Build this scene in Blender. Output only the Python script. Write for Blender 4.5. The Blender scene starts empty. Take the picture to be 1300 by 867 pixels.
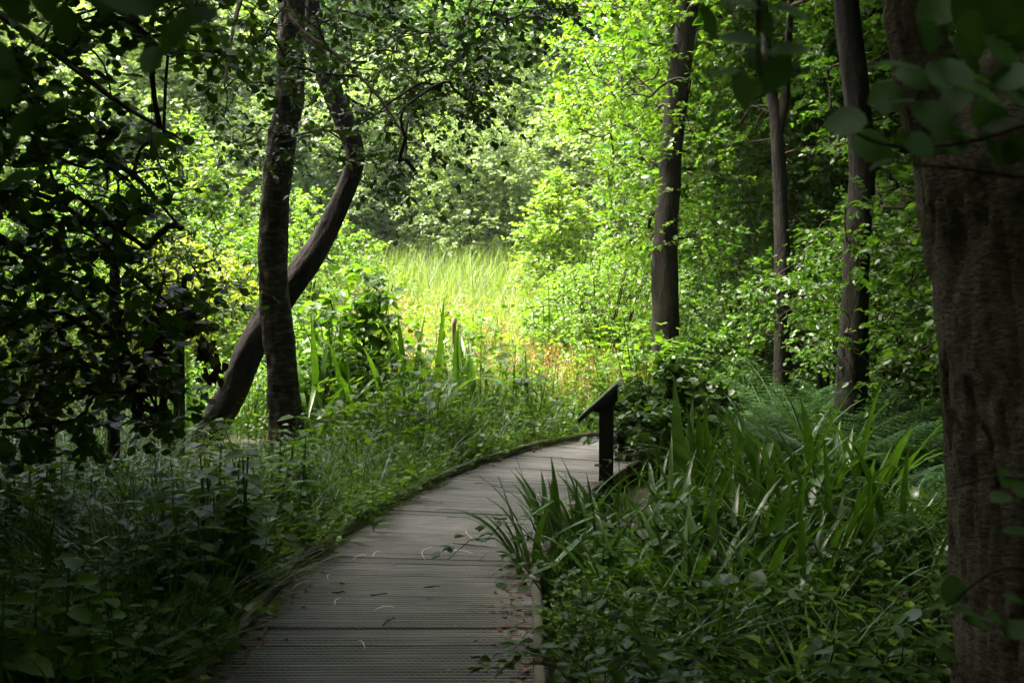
import bpy, math, random
import numpy as np
from mathutils import Vector, Matrix

# ------------------------------------------------------------------ camera, sky, sun, exposure
scene = bpy.context.scene
COL = scene.collection
EYE = 1.65
PITCH = math.radians(-2.5)
F = 40.0
FPX = 1300 * F / 36.0
cam_d = bpy.data.cameras.new('camera')
cam = bpy.data.objects.new('camera', cam_d)
COL.objects.link(cam)
cam.location = (0, 0, EYE)
cam.rotation_euler = (math.radians(90) + PITCH, 0, 0)
cam_d.lens = F
cam_d.sensor_width = 36
cam_d.clip_start = 0.05
cam_d.clip_end = 2000
cam_d.dof.use_dof = True
cam_d.dof.focus_distance = 9.5
cam_d.dof.aperture_fstop = 6.5
scene.camera = cam

SUN_EL = math.radians(64)
SUN_AZ = math.radians(-82)          # measured from +Y towards +X: the sun stands high to the left
w = bpy.data.worlds.new('World')
scene.world = w
w.use_nodes = True
nt = w.node_tree
bg = nt.nodes['Background']
sky = nt.nodes.new('ShaderNodeTexSky')
sky.sky_type = 'NISHITA'
sky.sun_disc = False
sky.sun_elevation = SUN_EL
sky.sun_rotation = SUN_AZ
sky.air_density = 1.0
sky.dust_density = 7.0
sky.ozone_density = 0.4
nt.links.new(sky.outputs[0], bg.inputs[0])
bg.inputs[1].default_value = 0.15
sun_d = bpy.data.lights.new('sun', 'SUN')
sun_d.energy = 3.0
sun_d.angle = math.radians(14)
sun_d.color = (1.0, 0.95, 0.86)
sun = bpy.data.objects.new('sun', sun_d)
COL.objects.link(sun)
sd = Vector((math.sin(SUN_AZ) * math.cos(SUN_EL), math.cos(SUN_AZ) * math.cos(SUN_EL), math.sin(SUN_EL)))
sun.rotation_euler = sd.to_track_quat('Z', 'Y').to_euler()
sun.location = (0, 0, 30)
scene.view_settings.view_transform = 'Standard'
scene.view_settings.look = 'None'
scene.view_settings.exposure = 3.1
scene.view_settings.gamma = 1
scene.render.engine = 'CYCLES'
cy = scene.cycles
cy.max_bounces = 5
cy.diffuse_bounces = 4
cy.glossy_bounces = 2
cy.transmission_bounces = 4
cy.transparent_max_bounces = 4
cy.caustics_reflective = False
cy.caustics_refractive = False
cy.sample_clamp_indirect = 6
cy.use_denoising = True
cy.use_adaptive_sampling = False      # keep sampling the deep shade

# ------------------------------------------------------------------ helpers
RNG = np.random.default_rng(11)
A = np.array

def P(px, py, d):
    """world point seen at photo pixel (px, py), d metres in front of the camera (along Y)"""
    x = (px - 650) / FPX
    y = -(py - 433.5) / FPX
    cy_, sy_ = math.cos(PITCH), math.sin(PITCH)
    fy = cy_ - y * sy_
    fz = sy_ + y * cy_
    return np.array([x / fy * d, d, EYE + fz / fy * d])

_perm = np.random.default_rng(5).random((32, 32, 32))
def vnoise(p):
    p = np.asarray(p, float)
    i = np.floor(p).astype(int)
    f = p - i
    f = f * f * (3 - 2 * f)
    o = 0
    for dx in (0, 1):
        for dy in (0, 1):
            for dz in (0, 1):
                h = _perm[(i[..., 0] + dx) % 32, (i[..., 1] + dy) % 32, (i[..., 2] + dz) % 32]
                o = o + h * (f[..., 0] if dx else 1 - f[..., 0]) * (f[..., 1] if dy else 1 - f[..., 1]) * (f[..., 2] if dz else 1 - f[..., 2])
    return o - 0.5

def fbm(p, oct=4):
    p = np.asarray(p, float)
    o, a = 0, 1.0
    for k in range(oct):
        o = o + a * vnoise(p * 2 ** k + 7.3 * k)
        a *= 0.5
    return o

def gz(x, y):
    x = np.asarray(x, float); y = np.asarray(y, float)
    z = -0.14 + 0.115 * np.clip(y - 14.5, 0, 14) + 0.14 * np.clip(y - 30, 0, 40)
    z = z + 0.05 * np.sin(x * 0.9 + 1.3) * np.cos(y * 0.7) * np.clip((np.abs(x + 0.3) - 1) / 2, 0, 1)
    return z

def unit(v):
    return v / (np.linalg.norm(v, axis=-1, keepdims=True) + 1e-9)

def mesh(name, V, Fc, mats, rnd=None, smooth=False, mat_idx=None):
    V = np.ascontiguousarray(V, dtype=np.float32); Fc = np.ascontiguousarray(Fc, dtype=np.int32)
    me = bpy.data.meshes.new(name)
    me.vertices.add(len(V)); me.vertices.foreach_set('co', V.ravel())
    k = Fc.shape[1]
    me.loops.add(Fc.size); me.loops.foreach_set('vertex_index', Fc.ravel())
    me.polygons.add(len(Fc)); me.polygons.foreach_set('loop_start', np.arange(0, Fc.size, k, dtype=np.int32))
    if mat_idx is not None: me.polygons.foreach_set('material_index', np.ascontiguousarray(mat_idx, dtype=np.int32))
    if smooth: me.polygons.foreach_set('use_smooth', np.ones(len(Fc), dtype=bool))
    me.update(calc_edges=True)
    if rnd is not None:
        at = me.attributes.new('rnd', 'FLOAT', 'POINT'); at.data.foreach_set('value', np.ascontiguousarray(rnd, dtype=np.float32))
    for m in (mats if isinstance(mats, (list, tuple)) else [mats]): me.materials.append(m)
    return me

def obj(name, me, parent=None, loc=None, rot=None, scale=None):
    o = bpy.data.objects.new(name, me); COL.objects.link(o)
    if loc is not None: o.location = tuple(float(v) for v in loc)
    if rot is not None: o.rotation_euler = rot
    if scale is not None: o.scale = scale if isinstance(scale, (tuple, list)) else (scale,) * 3
    if parent is not None: o.parent = parent
    return o

def tag(o, label=None, cat=None, group=None, kind=None):
    if label: o['label'] = label
    if cat: o['category'] = cat
    if group: o['group'] = group
    if kind: o['kind'] = kind
    return o

def empty(name, loc, label, cat, group=None):
    o = obj(name, None, None, loc); o.empty_display_size = 0.1
    return tag(o, label, cat, group)

def copy_tree(o, loc, rz, scale, parent=None, label=None, group=None):
    c = o.copy(); COL.objects.link(c)
    if parent is None:
        c.location = tuple(float(v) for v in loc); c.rotation_euler = (0, 0, rz); c.scale = (scale,) * 3
        if label: c['label'] = label
        if group: c['group'] = group
    else: c.parent = parent
    for ch in list(o.children): copy_tree(ch, None, 0, 1, c)
    return c

class Acc:
    """collects triangles"""
    def __init__(s): s.V = []; s.F = []; s.R = []; s.n = 0
    def add(s, V, Fc, R=None):
        V = np.asarray(V).reshape(-1, 3); Fc = np.asarray(Fc).reshape(-1, 3)
        s.V.append(V); s.F.append(Fc + s.n); s.R.append(np.zeros(len(V)) if R is None else np.broadcast_to(R, (len(V),))); s.n += len(V)
        return s
    def mesh(s, name, mats, smooth=False):
        return mesh(name, np.concatenate(s.V), np.concatenate(s.F), mats, np.concatenate(s.R), smooth)

def tubes(pts, rad, sides=5, ref=None):
    """batch of polylines pts (m,k,3), rad (m,k) -> V,F"""
    pts = np.asarray(pts, float); rad = np.asarray(rad, float)
    m, k, _ = pts.shape
    t = np.gradient(pts, axis=1); t = unit(t)
    ref = A([0.31, 0.87, 0.13]) if ref is None else ref
    a = unit(np.cross(t, ref)); b = np.cross(t, a)
    ang = np.arange(sides) / sides * 2 * math.pi
    V = pts[:, :, None, :] + rad[:, :, None, None] * (np.cos(ang)[None, None, :, None] * a[:, :, None, :] + np.sin(ang)[None, None, :, None] * b[:, :, None, :])
    base = (np.arange(m) * k * sides)[:, None, None]
    r = (np.arange(k - 1) * sides)[None, :, None]
    i = np.arange(sides)[None, None, :]; j = (np.arange(sides) + 1) % sides; j = j[None, None, :]
    a0, a1, b0, b1 = base + r + i, base + r + j, base + r + sides + i, base + r + sides + j
    Fc = np.concatenate([np.stack([a0, a1, b1], -1).reshape(-1, 3), np.stack([a0, b1, b0], -1).reshape(-1, 3)])
    return V.reshape(-1, 3), Fc

# leaf templates (x across, y along, z up); triangles
LEAF2 = (A([[0, 0, 0], [-.34, .45, .07], [0, 1, -.05], [.34, .45, .07]]), A([[0, 3, 2], [0, 2, 1]]))
LEAF4 = (A([[0, 0, 0], [-.30, .28, .08], [-.27, .65, .05], [0, 1, -.08], [.27, .65, .05], [.30, .28, .08]]),
         A([[0, 5, 4], [0, 4, 3], [0, 3, 2], [0, 2, 1]]))
ROUND = (A([[0, 0, 0], [-.34, .22, .06], [-.44, .6, .04], [-.2, .92, 0], [.2, .92, 0], [.44, .6, .04], [.34, .22, .06], [0, .52, -.02]]),
         A([[0, 6, 7], [6, 5, 7], [5, 4, 7], [4, 3, 7], [3, 2, 7], [2, 1, 7], [1, 0, 7]]))
LONG = (A([[0, 0, 0], [-.13, .35, .03], [-.11, .7, -.02], [0, 1, -.12], [.11, .7, -.02], [.13, .35, .03], [0, .5, -.02]]),
        A([[0, 5, 6], [5, 4, 6], [4, 3, 6], [6, 3, 2], [6, 2, 1], [6, 1, 0]]))
LONG2 = (A([[0, 0, 0], [-.13, .45, .03], [0, 1, -.1], [.13, .45, .03]]), A([[0, 3, 2], [0, 2, 1]]))

def leaves(pos, dirs, nrm, size, tpl, rnd):
    y = unit(dirs); x = unit(np.cross(y, nrm)); z = np.cross(x, y)
    T, Fc = tpl
    n, k = len(pos), len(T)
    V = pos[:, None, :] + size[:, None, None] * (T[None, :, 0:1] * x[:, None, :] + T[None, :, 1:2] * y[:, None, :] + T[None, :, 2:3] * z[:, None, :])
    FF = Fc[None] + (np.arange(n) * k)[:, None, None]
    return V.reshape(-1, 3), FF.reshape(-1, 3), np.repeat(rnd, k)

def blades(root, h, wd, lean, bend, seg=3, droop=None, rng=RNG):
    """grass blades; lean (n,3) horizontal unit vectors, bend 0..1.5"""
    n = len(root); t = np.linspace(0, 1, seg + 1)
    side = unit(np.cross(lean, A([0, 0, 1.0])) + rng.normal(0, .25, (n, 3)) * A([1, 1, 0]))
    up = A([0, 0, 1.0])
    c = root[:, None, :] + (h[:, None, None] * (t * (1 - .32 * bend[:, None] * t))[:, :, None]) * up + (h * bend)[:, None, None] * (t ** 2)[None, :, None] * lean[:, None, :]
    wv = wd[:, None] * (1 - t ** 1.6)[None, :] * .5 + .0004
    L = c - wv[:, :, None] * side[:, None, :]; R = c + wv[:, :, None] * side[:, None, :]
    V = np.stack([L, R], 2).reshape(n, -1, 3)
    f = []
    for s in range(seg):
        a = 2 * s
        f.append([a, a + 1, a + 3])
        f.append([a, a + 3, a + 2])
    f = A(f); k = 2 * (seg + 1)
    FF = (f[None] + (np.arange(n) * k)[:, None, None]).reshape(-1, 3)
    return V.reshape(-1, 3), FF, np.repeat(rng.random(n), k)

def scatter(tpl, pos, rz, scale, tilt=None, rnd=None, rng=RNG, keepr=0.35):
    """copies of a template (V,F,R) at pos with z rotation, scale and a small tilt, as one triangle soup"""
    T, Fc, TR = tpl
    n, k = len(pos), len(T)
    c, s = np.cos(rz), np.sin(rz)
    X = T[None, :, 0] * c[:, None] - T[None, :, 1] * s[:, None]
    Y = T[None, :, 0] * s[:, None] + T[None, :, 1] * c[:, None]
    Z = np.repeat(T[None, :, 2], n, 0)
    if tilt is not None:
        X = X + Z * tilt[:, 0:1]; Y = Y + Z * tilt[:, 1:2]
    sc = scale if np.ndim(scale) else np.full(n, scale)
    V = np.stack([X, Y, Z], -1) * sc[:, None, None] + pos[:, None, :]
    FF = (Fc[None] + (np.arange(n) * k)[:, None, None]).reshape(-1, 3)
    r = rng.random(n) if rnd is None else rnd
    R = (keepr * TR[None, :] + (1 - keepr) * r[:, None])
    return V.reshape(-1, 3), FF, R.ravel()

# ------------------------------------------------------------------ materials
def new_mat(name):
    m = bpy.data.materials.new(name); m.use_nodes = True
    n = m.node_tree.nodes; l = m.node_tree.links
    for x in list(n): n.remove(x)
    out = n.new('ShaderNodeOutputMaterial')
    return m, n, l, out

def leaf_mat(name, c0, c1, tr=0.42, rough=0.42, spec=0.5, yellow=1.0, vein=False, odd=None):
    """c0..c1: range of leaf colours along the per-leaf random value"""
    m, n, l, out = new_mat(name)
    at = n.new('ShaderNodeAttribute'); at.attribute_name = 'rnd'
    oi = n.new('ShaderNodeObjectInfo')
    ad = n.new('ShaderNodeMath'); ad.operation = 'MULTIPLY_ADD'; ad.inputs[1].default_value = .35; l.new(oi.outputs['Random'], ad.inputs[0])
    mu = n.new('ShaderNodeMath'); mu.operation = 'MULTIPLY'; mu.inputs[1].default_value = .75; l.new(at.outputs['Fac'], mu.inputs[0]); l.new(mu.outputs[0], ad.inputs[2])
    rp = n.new('ShaderNodeValToRGB'); l.new(ad.outputs[0], rp.inputs[0])
    rp.color_ramp.elements[0].color = (*c0, 1); rp.color_ramp.elements[1].color = (*c1, 1)
    rp.color_ramp.elements[0].position = .05; rp.color_ramp.elements[1].position = .92
    if odd:
        e = rp.color_ramp.elements.new(.94); e.color = (*odd, 1); 
        rp.color_ramp.elements[-1].color = (*odd, 1); rp.color_ramp.elements[-1].position = 1.0
    ge = n.new('ShaderNodeNewGeometry')
    nz = n.new('ShaderNodeTexNoise'); nz.inputs['Scale'].default_value = 9; nz.inputs['Detail'].default_value = 3
    l.new(ge.outputs['Position'], nz.inputs['Vector'])
    hs = n.new('ShaderNodeHueSaturation')
    mr = n.new('ShaderNodeMapRange'); mr.inputs[1].default_value = .3; mr.inputs[2].default_value = .7; mr.inputs[3].default_value = .78; mr.inputs[4].default_value = 1.22
    l.new(nz.outputs['Fac'], mr.inputs[0]); l.new(mr.outputs[0], hs.inputs['Value']); l.new(rp.outputs[0], hs.inputs['Color'])
    pr = n.new('ShaderNodeBsdfPrincipled'); l.new(hs.outputs[0], pr.inputs['Base Color'])
    pr.inputs['Roughness'].default_value = rough; pr.inputs['Specular IOR Level'].default_value = spec
    tl = n.new('ShaderNodeBsdfTranslucent')
    mx = n.new('ShaderNodeMix'); mx.data_type = 'RGBA'; mx.blend_type = 'MULTIPLY'; mx.inputs[0].default_value = 1
    l.new(hs.outputs[0], mx.inputs[6]); mx.inputs[7].default_value = (1.68 * yellow, 1.85, .46, 1)
    l.new(mx.outputs[2], tl.inputs['Color'])
    ms = n.new('ShaderNodeMixShader'); ms.inputs[0].default_value = tr
    l.new(pr.outputs[0], ms.inputs[1]); l.new(tl.outputs[0], ms.inputs[2]); l.new(ms.outputs[0], out.inputs['Surface'])
    if vein:
        tc = n.new('ShaderNodeTexCoord'); wv = n.new('ShaderNodeTexNoise'); wv.inputs['Scale'].default_value = 60
        l.new(tc.outputs['Object'], wv.inputs['Vector'])
        bp = n.new('ShaderNodeBump'); bp.inputs['Strength'].default_value = .25; bp.inputs['Distance'].default_value = .003
        l.new(wv.outputs['Fac'], bp.inputs['Height']); l.new(bp.outputs[0], pr.inputs['Normal'])
    return m

def bark_mat(name, c0, c1, moss=(.04, .05, .015), moss_amt=.5, band=0.0, scale=(9, 9, 2.2), bump=.02):
    m, n, l, out = new_mat(name)
    tc = n.new('ShaderNodeTexCoord')
    mp = n.new('ShaderNodeMapping'); mp.inputs['Scale'].default_value = scale
    l.new(tc.outputs['Object'], mp.inputs[0])
    nz = n.new('ShaderNodeTexNoise'); nz.inputs['Scale'].default_value = 2.5; nz.inputs['Detail'].default_value = 8; nz.inputs['Roughness'].default_value = .65
    l.new(mp.outputs[0], nz.inputs['Vector'])
    rp = n.new('ShaderNodeValToRGB'); rp.color_ramp.elements[0].color = (*c0, 1); rp.color_ramp.elements[1].color = (*c1, 1)
    rp.color_ramp.elements[0].position = .32; rp.color_ramp.elements[1].position = .7
    l.new(nz.outputs['Fac'], rp.inputs[0])
    col = rp.outputs[0]
    hgt = nz.outputs['Fac']
    if band:
        m2 = n.new('ShaderNodeMapping'); m2.inputs['Scale'].default_value = (4, 4, 13)
        l.new(tc.outputs['Object'], m2.inputs[0])
        n2 = n.new('ShaderNodeTexNoise'); n2.inputs['Scale'].default_value = 2; n2.inputs['Detail'].default_value = 5; l.new(m2.outputs[0], n2.inputs['Vector'])
        r2 = n.new('ShaderNodeValToRGB'); r2.color_ramp.elements[0].position = .5; r2.color_ramp.elements[1].position = .68
        l.new(n2.outputs['Fac'], r2.inputs[0])
        mm = n.new('ShaderNodeMath'); mm.operation = 'MULTIPLY'; mm.inputs[1].default_value = band; l.new(r2.outputs[0], mm.inputs[0])
        mx = n.new('ShaderNodeMix'); mx.data_type = 'RGBA'; l.new(mm.outputs[0], mx.inputs[0]); l.new(col, mx.inputs[6]); mx.inputs[7].default_value = (.30, .27, .23, 1)
        col = mx.outputs[2]
    n3 = n.new('ShaderNodeTexNoise'); n3.inputs['Scale'].default_value = 3.1; n3.inputs['Detail'].default_value = 6; l.new(tc.outputs['Object'], n3.inputs['Vector'])
    r3 = n.new('ShaderNodeValToRGB'); r3.color_ramp.elements[0].position = .5; r3.color_ramp.elements[1].position = .72; l.new(n3.outputs['Fac'], r3.inputs[0])
    m3 = n.new('ShaderNodeMath'); m3.operation = 'MULTIPLY'; m3.inputs[1].default_value = moss_amt; l.new(r3.outputs[0], m3.inputs[0])
    mx = n.new('ShaderNodeMix'); mx.data_type = 'RGBA'; l.new(m3.outputs[0], mx.inputs[0]); l.new(col, mx.inputs[6]); mx.inputs[7].default_value = (*moss, 1)
    pr = n.new('ShaderNodeBsdfPrincipled'); l.new(mx.outputs[2], pr.inputs['Base Color']); pr.inputs['Roughness'].default_value = .85
    pr.inputs['Specular IOR Level'].default_value = .25
    bp = n.new('ShaderNodeBump'); bp.inputs['Strength'].default_value = .9; bp.inputs['Distance'].default_value = bump
    l.new(hgt, bp.inputs['Height']); l.new(bp.outputs[0], pr.inputs['Normal'])
    l.new(pr.outputs[0], out.inputs['Surface'])
    return m

def wood_mat(name, c0, c1, green=0.0, rough=.75, bump=.003, axis=(1, 18, 18)):
    m, n, l, out = new_mat(name)
    tc = n.new('ShaderNodeTexCoord'); oi = n.new('ShaderNodeObjectInfo')
    mp = n.new('ShaderNodeMapping'); mp.inputs['Scale'].default_value = axis; l.new(tc.outputs['Object'], mp.inputs[0])
    vm = n.new('ShaderNodeVectorMath'); vm.operation = 'SCALE'; vm.inputs[3].default_value = 37; l.new(oi.outputs['Random'], vm.inputs[0])
    cx = n.new('ShaderNodeCombineXYZ'); ml = n.new('ShaderNodeMath'); ml.operation = 'MULTIPLY'; ml.inputs[1].default_value = 37; l.new(oi.outputs['Random'], ml.inputs[0])
    for i in range(3): l.new(ml.outputs[0], cx.inputs[i])
    l.new(cx.outputs[0], mp.inputs['Location'])
    nz = n.new('ShaderNodeTexNoise'); nz.inputs['Scale'].default_value = 3; nz.inputs['Detail'].default_value = 7; nz.inputs['Roughness'].default_value = .6; l.new(mp.outputs[0], nz.inputs['Vector'])
    rp = n.new('ShaderNodeValToRGB'); rp.color_ramp.elements[0].color = (*c0, 1); rp.color_ramp.elements[1].color = (*c1, 1)
    rp.color_ramp.elements[0].position = .3; rp.color_ramp.elements[1].position = .72; l.new(nz.outputs['Fac'], rp.inputs[0])
    ge = n.new('ShaderNodeNewGeometry')
    n2 = n.new('ShaderNodeTexNoise'); n2.inputs['Scale'].default_value = 1.7; n2.inputs['Detail'].default_value = 6; l.new(ge.outputs['Position'], n2.inputs['Vector'])
    mr = n.new('ShaderNodeMapRange'); mr.inputs[1].default_value = .3; mr.inputs[2].default_value = .7; mr.inputs[3].default_value = .6; mr.inputs[4].default_value = 1.3; l.new(n2.outputs['Fac'], mr.inputs[0])
    m4 = n.new('ShaderNodeMapRange'); m4.inputs[3].default_value = .72; m4.inputs[4].default_value = 1.25; l.new(oi.outputs['Random'], m4.inputs[0])
    mm = n.new('ShaderNodeMath'); mm.operation = 'MULTIPLY'; l.new(mr.outputs[0], mm.inputs[0]); l.new(m4.outputs[0], mm.inputs[1])
    hs = n.new('ShaderNodeHueSaturation'); l.new(rp.outputs[0], hs.inputs['Color']); l.new(mm.outputs[0], hs.inputs['Value'])
    col = hs.outputs[0]
    if green:
        n3 = n.new('ShaderNodeTexNoise'); n3.inputs['Scale'].default_value = 4.3; n3.inputs['Detail'].default_value = 7; l.new(ge.outputs['Position'], n3.inputs['Vector'])
        r3 = n.new('ShaderNodeValToRGB'); r3.color_ramp.elements[0].position = .45; r3.color_ramp.elements[1].position = .7; l.new(n3.outputs['Fac'], r3.inputs[0])
        m3 = n.new('ShaderNodeMath'); m3.operation = 'MULTIPLY'; m3.inputs[1].default_value = green; l.new(r3.outputs[0], m3.inputs[0])
        mx = n.new('ShaderNodeMix'); mx.data_type = 'RGBA'; l.new(m3.outputs[0], mx.inputs[0]); l.new(col, mx.inputs[6]); mx.inputs[7].default_value = (.055, .065, .02, 1)
        col = mx.outputs[2]
    pr = n.new('ShaderNodeBsdfPrincipled'); l.new(col, pr.inputs['Base Color']); pr.inputs['Roughness'].default_value = rough; pr.inputs['Specular IOR Level'].default_value = .35
    bp = n.new('ShaderNodeBump'); bp.inputs['Strength'].default_value = .8; bp.inputs['Distance'].default_value = bump
    l.new(nz.outputs['Fac'], bp.inputs['Height']); l.new(bp.outputs[0], pr.inputs['Normal'])
    l.new(pr.outputs[0], out.inputs['Surface'])
    return m

def plain_mat(name, c, rough=.6, metal=0.0, spec=.4):
    m, n, l, out = new_mat(name)
    pr = n.new('ShaderNodeBsdfPrincipled')
    ge = n.new('ShaderNodeTexCoord'); nz = n.new('ShaderNodeTexNoise'); nz.inputs['Scale'].default_value = 25; nz.inputs['Detail'].default_value = 5
    l.new(ge.outputs['Object'], nz.inputs['Vector'])
    mr = n.new('ShaderNodeMapRange'); mr.inputs[3].default_value = .6; mr.inputs[4].default_value = 1.4; l.new(nz.outputs['Fac'], mr.inputs[0])
    hs = n.new('ShaderNodeHueSaturation'); hs.inputs['Color'].default_value = (*c, 1); l.new(mr.outputs[0], hs.inputs['Value']); l.new(hs.outputs[0], pr.inputs['Base Color'])
    pr.inputs['Roughness'].default_value = rough; pr.inputs['Metallic'].default_value = metal; pr.inputs['Specular IOR Level'].default_value = spec
    l.new(pr.outputs[0], out.inputs['Surface'])
    return m

def soil_mat():
    m, n, l, out = new_mat('soil')
    ge = n.new('ShaderNodeNewGeometry')
    nz = n.new('ShaderNodeTexNoise'); nz.inputs['Scale'].default_value = 3; nz.inputs['Detail'].default_value = 9; l.new(ge.outputs['Position'], nz.inputs['Vector'])
    rp = n.new('ShaderNodeValToRGB'); rp.color_ramp.elements[0].color = (.018, .013, .008, 1); rp.color_ramp.elements[1].color = (.05, .058, .02, 1)
    rp.color_ramp.elements[0].position = .35; rp.color_ramp.elements[1].position = .68; l.new(nz.outputs['Fac'], rp.inputs[0])
    pr = n.new('ShaderNodeBsdfPrincipled'); l.new(rp.outputs[0], pr.inputs['Base Color']); pr.inputs['Roughness'].default_value = .95
    bp = n.new('ShaderNodeBump'); bp.inputs['Distance'].default_value = .05; l.new(nz.outputs['Fac'], bp.inputs['Height']); l.new(bp.outputs[0], pr.inputs['Normal'])
    l.new(pr.outputs[0], out.inputs['Surface'])
    return m

M = {}
M['soil'] = soil_mat()
M['bark_band'] = bark_mat('bark_banded', (.012, .009, .007), (.042, .033, .026), moss_amt=.4, band=.24)
M['bark'] = bark_mat('bark', (.007, .0055, .0045), (.024, .0185, .014), moss_amt=.5, scale=(12, 12, 4), bump=.03)
M['bark_big'] = bark_mat('bark_big', (.050, .043, .030), (.180, .152, .104), moss=(.07, .065, .02), moss_amt=.55, scale=(16, 16, 34), bump=.035)
M['twig'] = bark_mat('twig', (.02, .015, .01), (.06, .045, .03), moss_amt=.2)
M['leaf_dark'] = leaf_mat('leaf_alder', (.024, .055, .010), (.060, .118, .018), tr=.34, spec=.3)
M['leaf_shade'] = leaf_mat('leaf_alder_shaded', (.014, .034, .008), (.038, .078, .013), tr=.22, spec=.3)  # alder leaf darkened in colour so the crowns read as shaded silhouettes
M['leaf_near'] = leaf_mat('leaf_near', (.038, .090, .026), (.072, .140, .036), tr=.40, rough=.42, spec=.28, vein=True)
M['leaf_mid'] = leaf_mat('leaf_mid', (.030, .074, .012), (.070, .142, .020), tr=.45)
M['leaf_bright'] = leaf_mat('leaf_bright', (.055, .125, .016), (.125, .205, .028), tr=.5, yellow=1.0)
M['leaf_yellow'] = leaf_mat('leaf_yellow', (.070, .145, .022), (.14, .225, .036), tr=.5, yellow=1.05)
M['leaf_rust'] = leaf_mat('leaf_rust', (.11, .17, .020), (.24, .25, .035), tr=.5, yellow=1.1, odd=(.32, .10, .03))
M['leaf_willow'] = leaf_mat('leaf_willow', (.10, .155, .060), (.20, .27, .115), tr=.35, rough=.5)
M['leaf_oak'] = leaf_mat('leaf_oak', (.050, .110, .036), (.115, .20, .062), tr=.38)
M['leaf_ash'] = leaf_mat('leaf_ash', (.16, .21, .06), (.29, .34, .11), tr=.45)
M['grass'] = leaf_mat('grass', (.040, .090, .014), (.10, .175, .025), tr=.4, rough=.38)
M['grass_dark'] = leaf_mat('sedge', (.034, .080, .010), (.075, .140, .018), tr=.36, rough=.3, spec=.28)
M['meadow'] = leaf_mat('meadow', (.085, .125, .028), (.18, .195, .060), tr=.4, rough=.45)
M['reed'] = leaf_mat('reed', (.075, .125, .028), (.155, .20, .055), tr=.4, rough=.45)
M['hay'] = leaf_mat('hay', (.15, .16, .055), (.30, .28, .13), tr=.35, rough=.5)
M['straw'] = leaf_mat('straw', (.42, .36, .24), (.62, .58, .45), tr=.25, rough=.35)
M['herb'] = leaf_mat('herb', (.055, .120, .010), (.115, .205, .018), tr=.38, rough=.36, spec=.2)
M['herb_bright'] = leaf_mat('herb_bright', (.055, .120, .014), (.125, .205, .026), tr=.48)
M['bramble'] = leaf_mat('bramble', (.020, .050, .009), (.048, .098, .015), tr=.34, rough=.34, spec=.22)
M['iris'] = leaf_mat('iris', (.024, .064, .011), (.056, .118, .019), tr=.28, rough=.32, spec=.35)
M['iris_light'] = leaf_mat('iris_light', (.040, .105, .014), (.085, .165, .026), tr=.38, rough=.32, spec=.4)  # iris green lightened in colour for the clumps that stand in the sun
M['fern'] = leaf_mat('fern', (.020, .056, .018), (.042, .092, .026), tr=.38, rough=.45)
M['dead'] = leaf_mat('dead_leaf', (.030, .014, .010), (.065, .030, .022), tr=.12, rough=.7)
M['litter'] = leaf_mat('litter', (.06, .028, .015), (.22, .10, .045), tr=.1, rough=.6)
M['seed'] = leaf_mat('seed', (.20, .12, .05), (.36, .22, .10), tr=.25, rough=.6)
M['flower'] = plain_mat('flower', (.75, .50, .02))
M['deck'] = wood_mat('deck', (.070, .063, .057), (.215, .196, .178), green=.12, rough=.52)
M['edge'] = wood_mat('edge', (.055, .046, .034), (.15, .125, .095), green=.7)
M['stain'] = wood_mat('stain', (.008, .007, .006), (.018, .015, .013), rough=.6)
M['post'] = wood_mat('post', (.10, .06, .035), (.22, .14, .085), green=.3, axis=(18, 18, 1))
M['wire'] = plain_mat('wire', (.15, .14, .13), rough=.55, metal=.4)
M['metal'] = plain_mat('metal', (.55, .55, .55), rough=.4, metal=.8)
M['screen'] = plain_mat('panel_print', (.05, .052, .045), rough=.35)

# ------------------------------------------------------------------ ground
def build_ground():
    def axis(lo, hi, near0, near1, fine, coarse):
        a = list(np.arange(near0, near1, fine)); s = fine; v = near1
        while v < hi: a.append(v); s = min(s * 1.25, coarse); v += s
        a.append(hi); v = near0; s = fine; b = []
        while v > lo: v -= s; b.append(max(v, lo)); s = min(s * 1.25, coarse)
        return A(sorted(set(a + b)))
    xs = axis(-600, 600, -8, 8, .35, 40); ys = axis(-500, 900, -4, 34, .35, 40)
    X, Y = np.meshgrid(xs, ys)
    Z = gz(X, Y) + .04 * fbm(np.stack([X * .8, Y * .8, X * 0], -1)) * np.clip((np.hypot(X, Y) - 2) / 8, .5, 1)
    V = np.stack([X, Y, Z], -1).reshape(-1, 3)
    ny, nx = X.shape
    i = (np.arange(ny - 1)[:, None] * nx + np.arange(nx - 1)[None, :]).ravel()
    Fc = np.stack([i, i + 1, i + nx + 1, i + nx], -1)
    tag(obj('ground', mesh('ground', V, Fc, M['soil'], smooth=True)), kind='structure')
build_ground()

# ------------------------------------------------------------------ boardwalk
CL = A([[-.60, 1.2], [-.60, 3.0], [-.60, 4.8], [-.60, 5.9], [-.52, 7.1], [-.26, 8.5], [.20, 10.1], [.80, 11.5], [1.75, 12.65], [3.1, 13.25], [4.8, 13.5], [6.6, 13.6]])
def spline(p, step):
    out = []
    q = np.vstack([2 * p[0] - p[1], p, 2 * p[-1] - p[-2]])
    for i in range(1, len(q) - 2):
        for t in np.linspace(0, 1, 24, endpoint=False):
            a, b, c, d = q[i - 1], q[i], q[i + 1], q[i + 2]
            out.append(.5 * (2 * b + (c - a) * t + (2 * a - 5 * b + 4 * c - d) * t * t + (3 * b - a - 3 * c + d) * t ** 3))
    out.append(p[-1]); out = A(out)
    s = np.r_[0, np.cumsum(np.linalg.norm(np.diff(out, axis=0), axis=1))]
    u = np.arange(0, s[-1], step)
    return np.stack([np.interp(u, s, out[:, 0]), np.interp(u, s, out[:, 1])], -1)
PATH = spline(CL, .05)
HALF = .75
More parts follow.
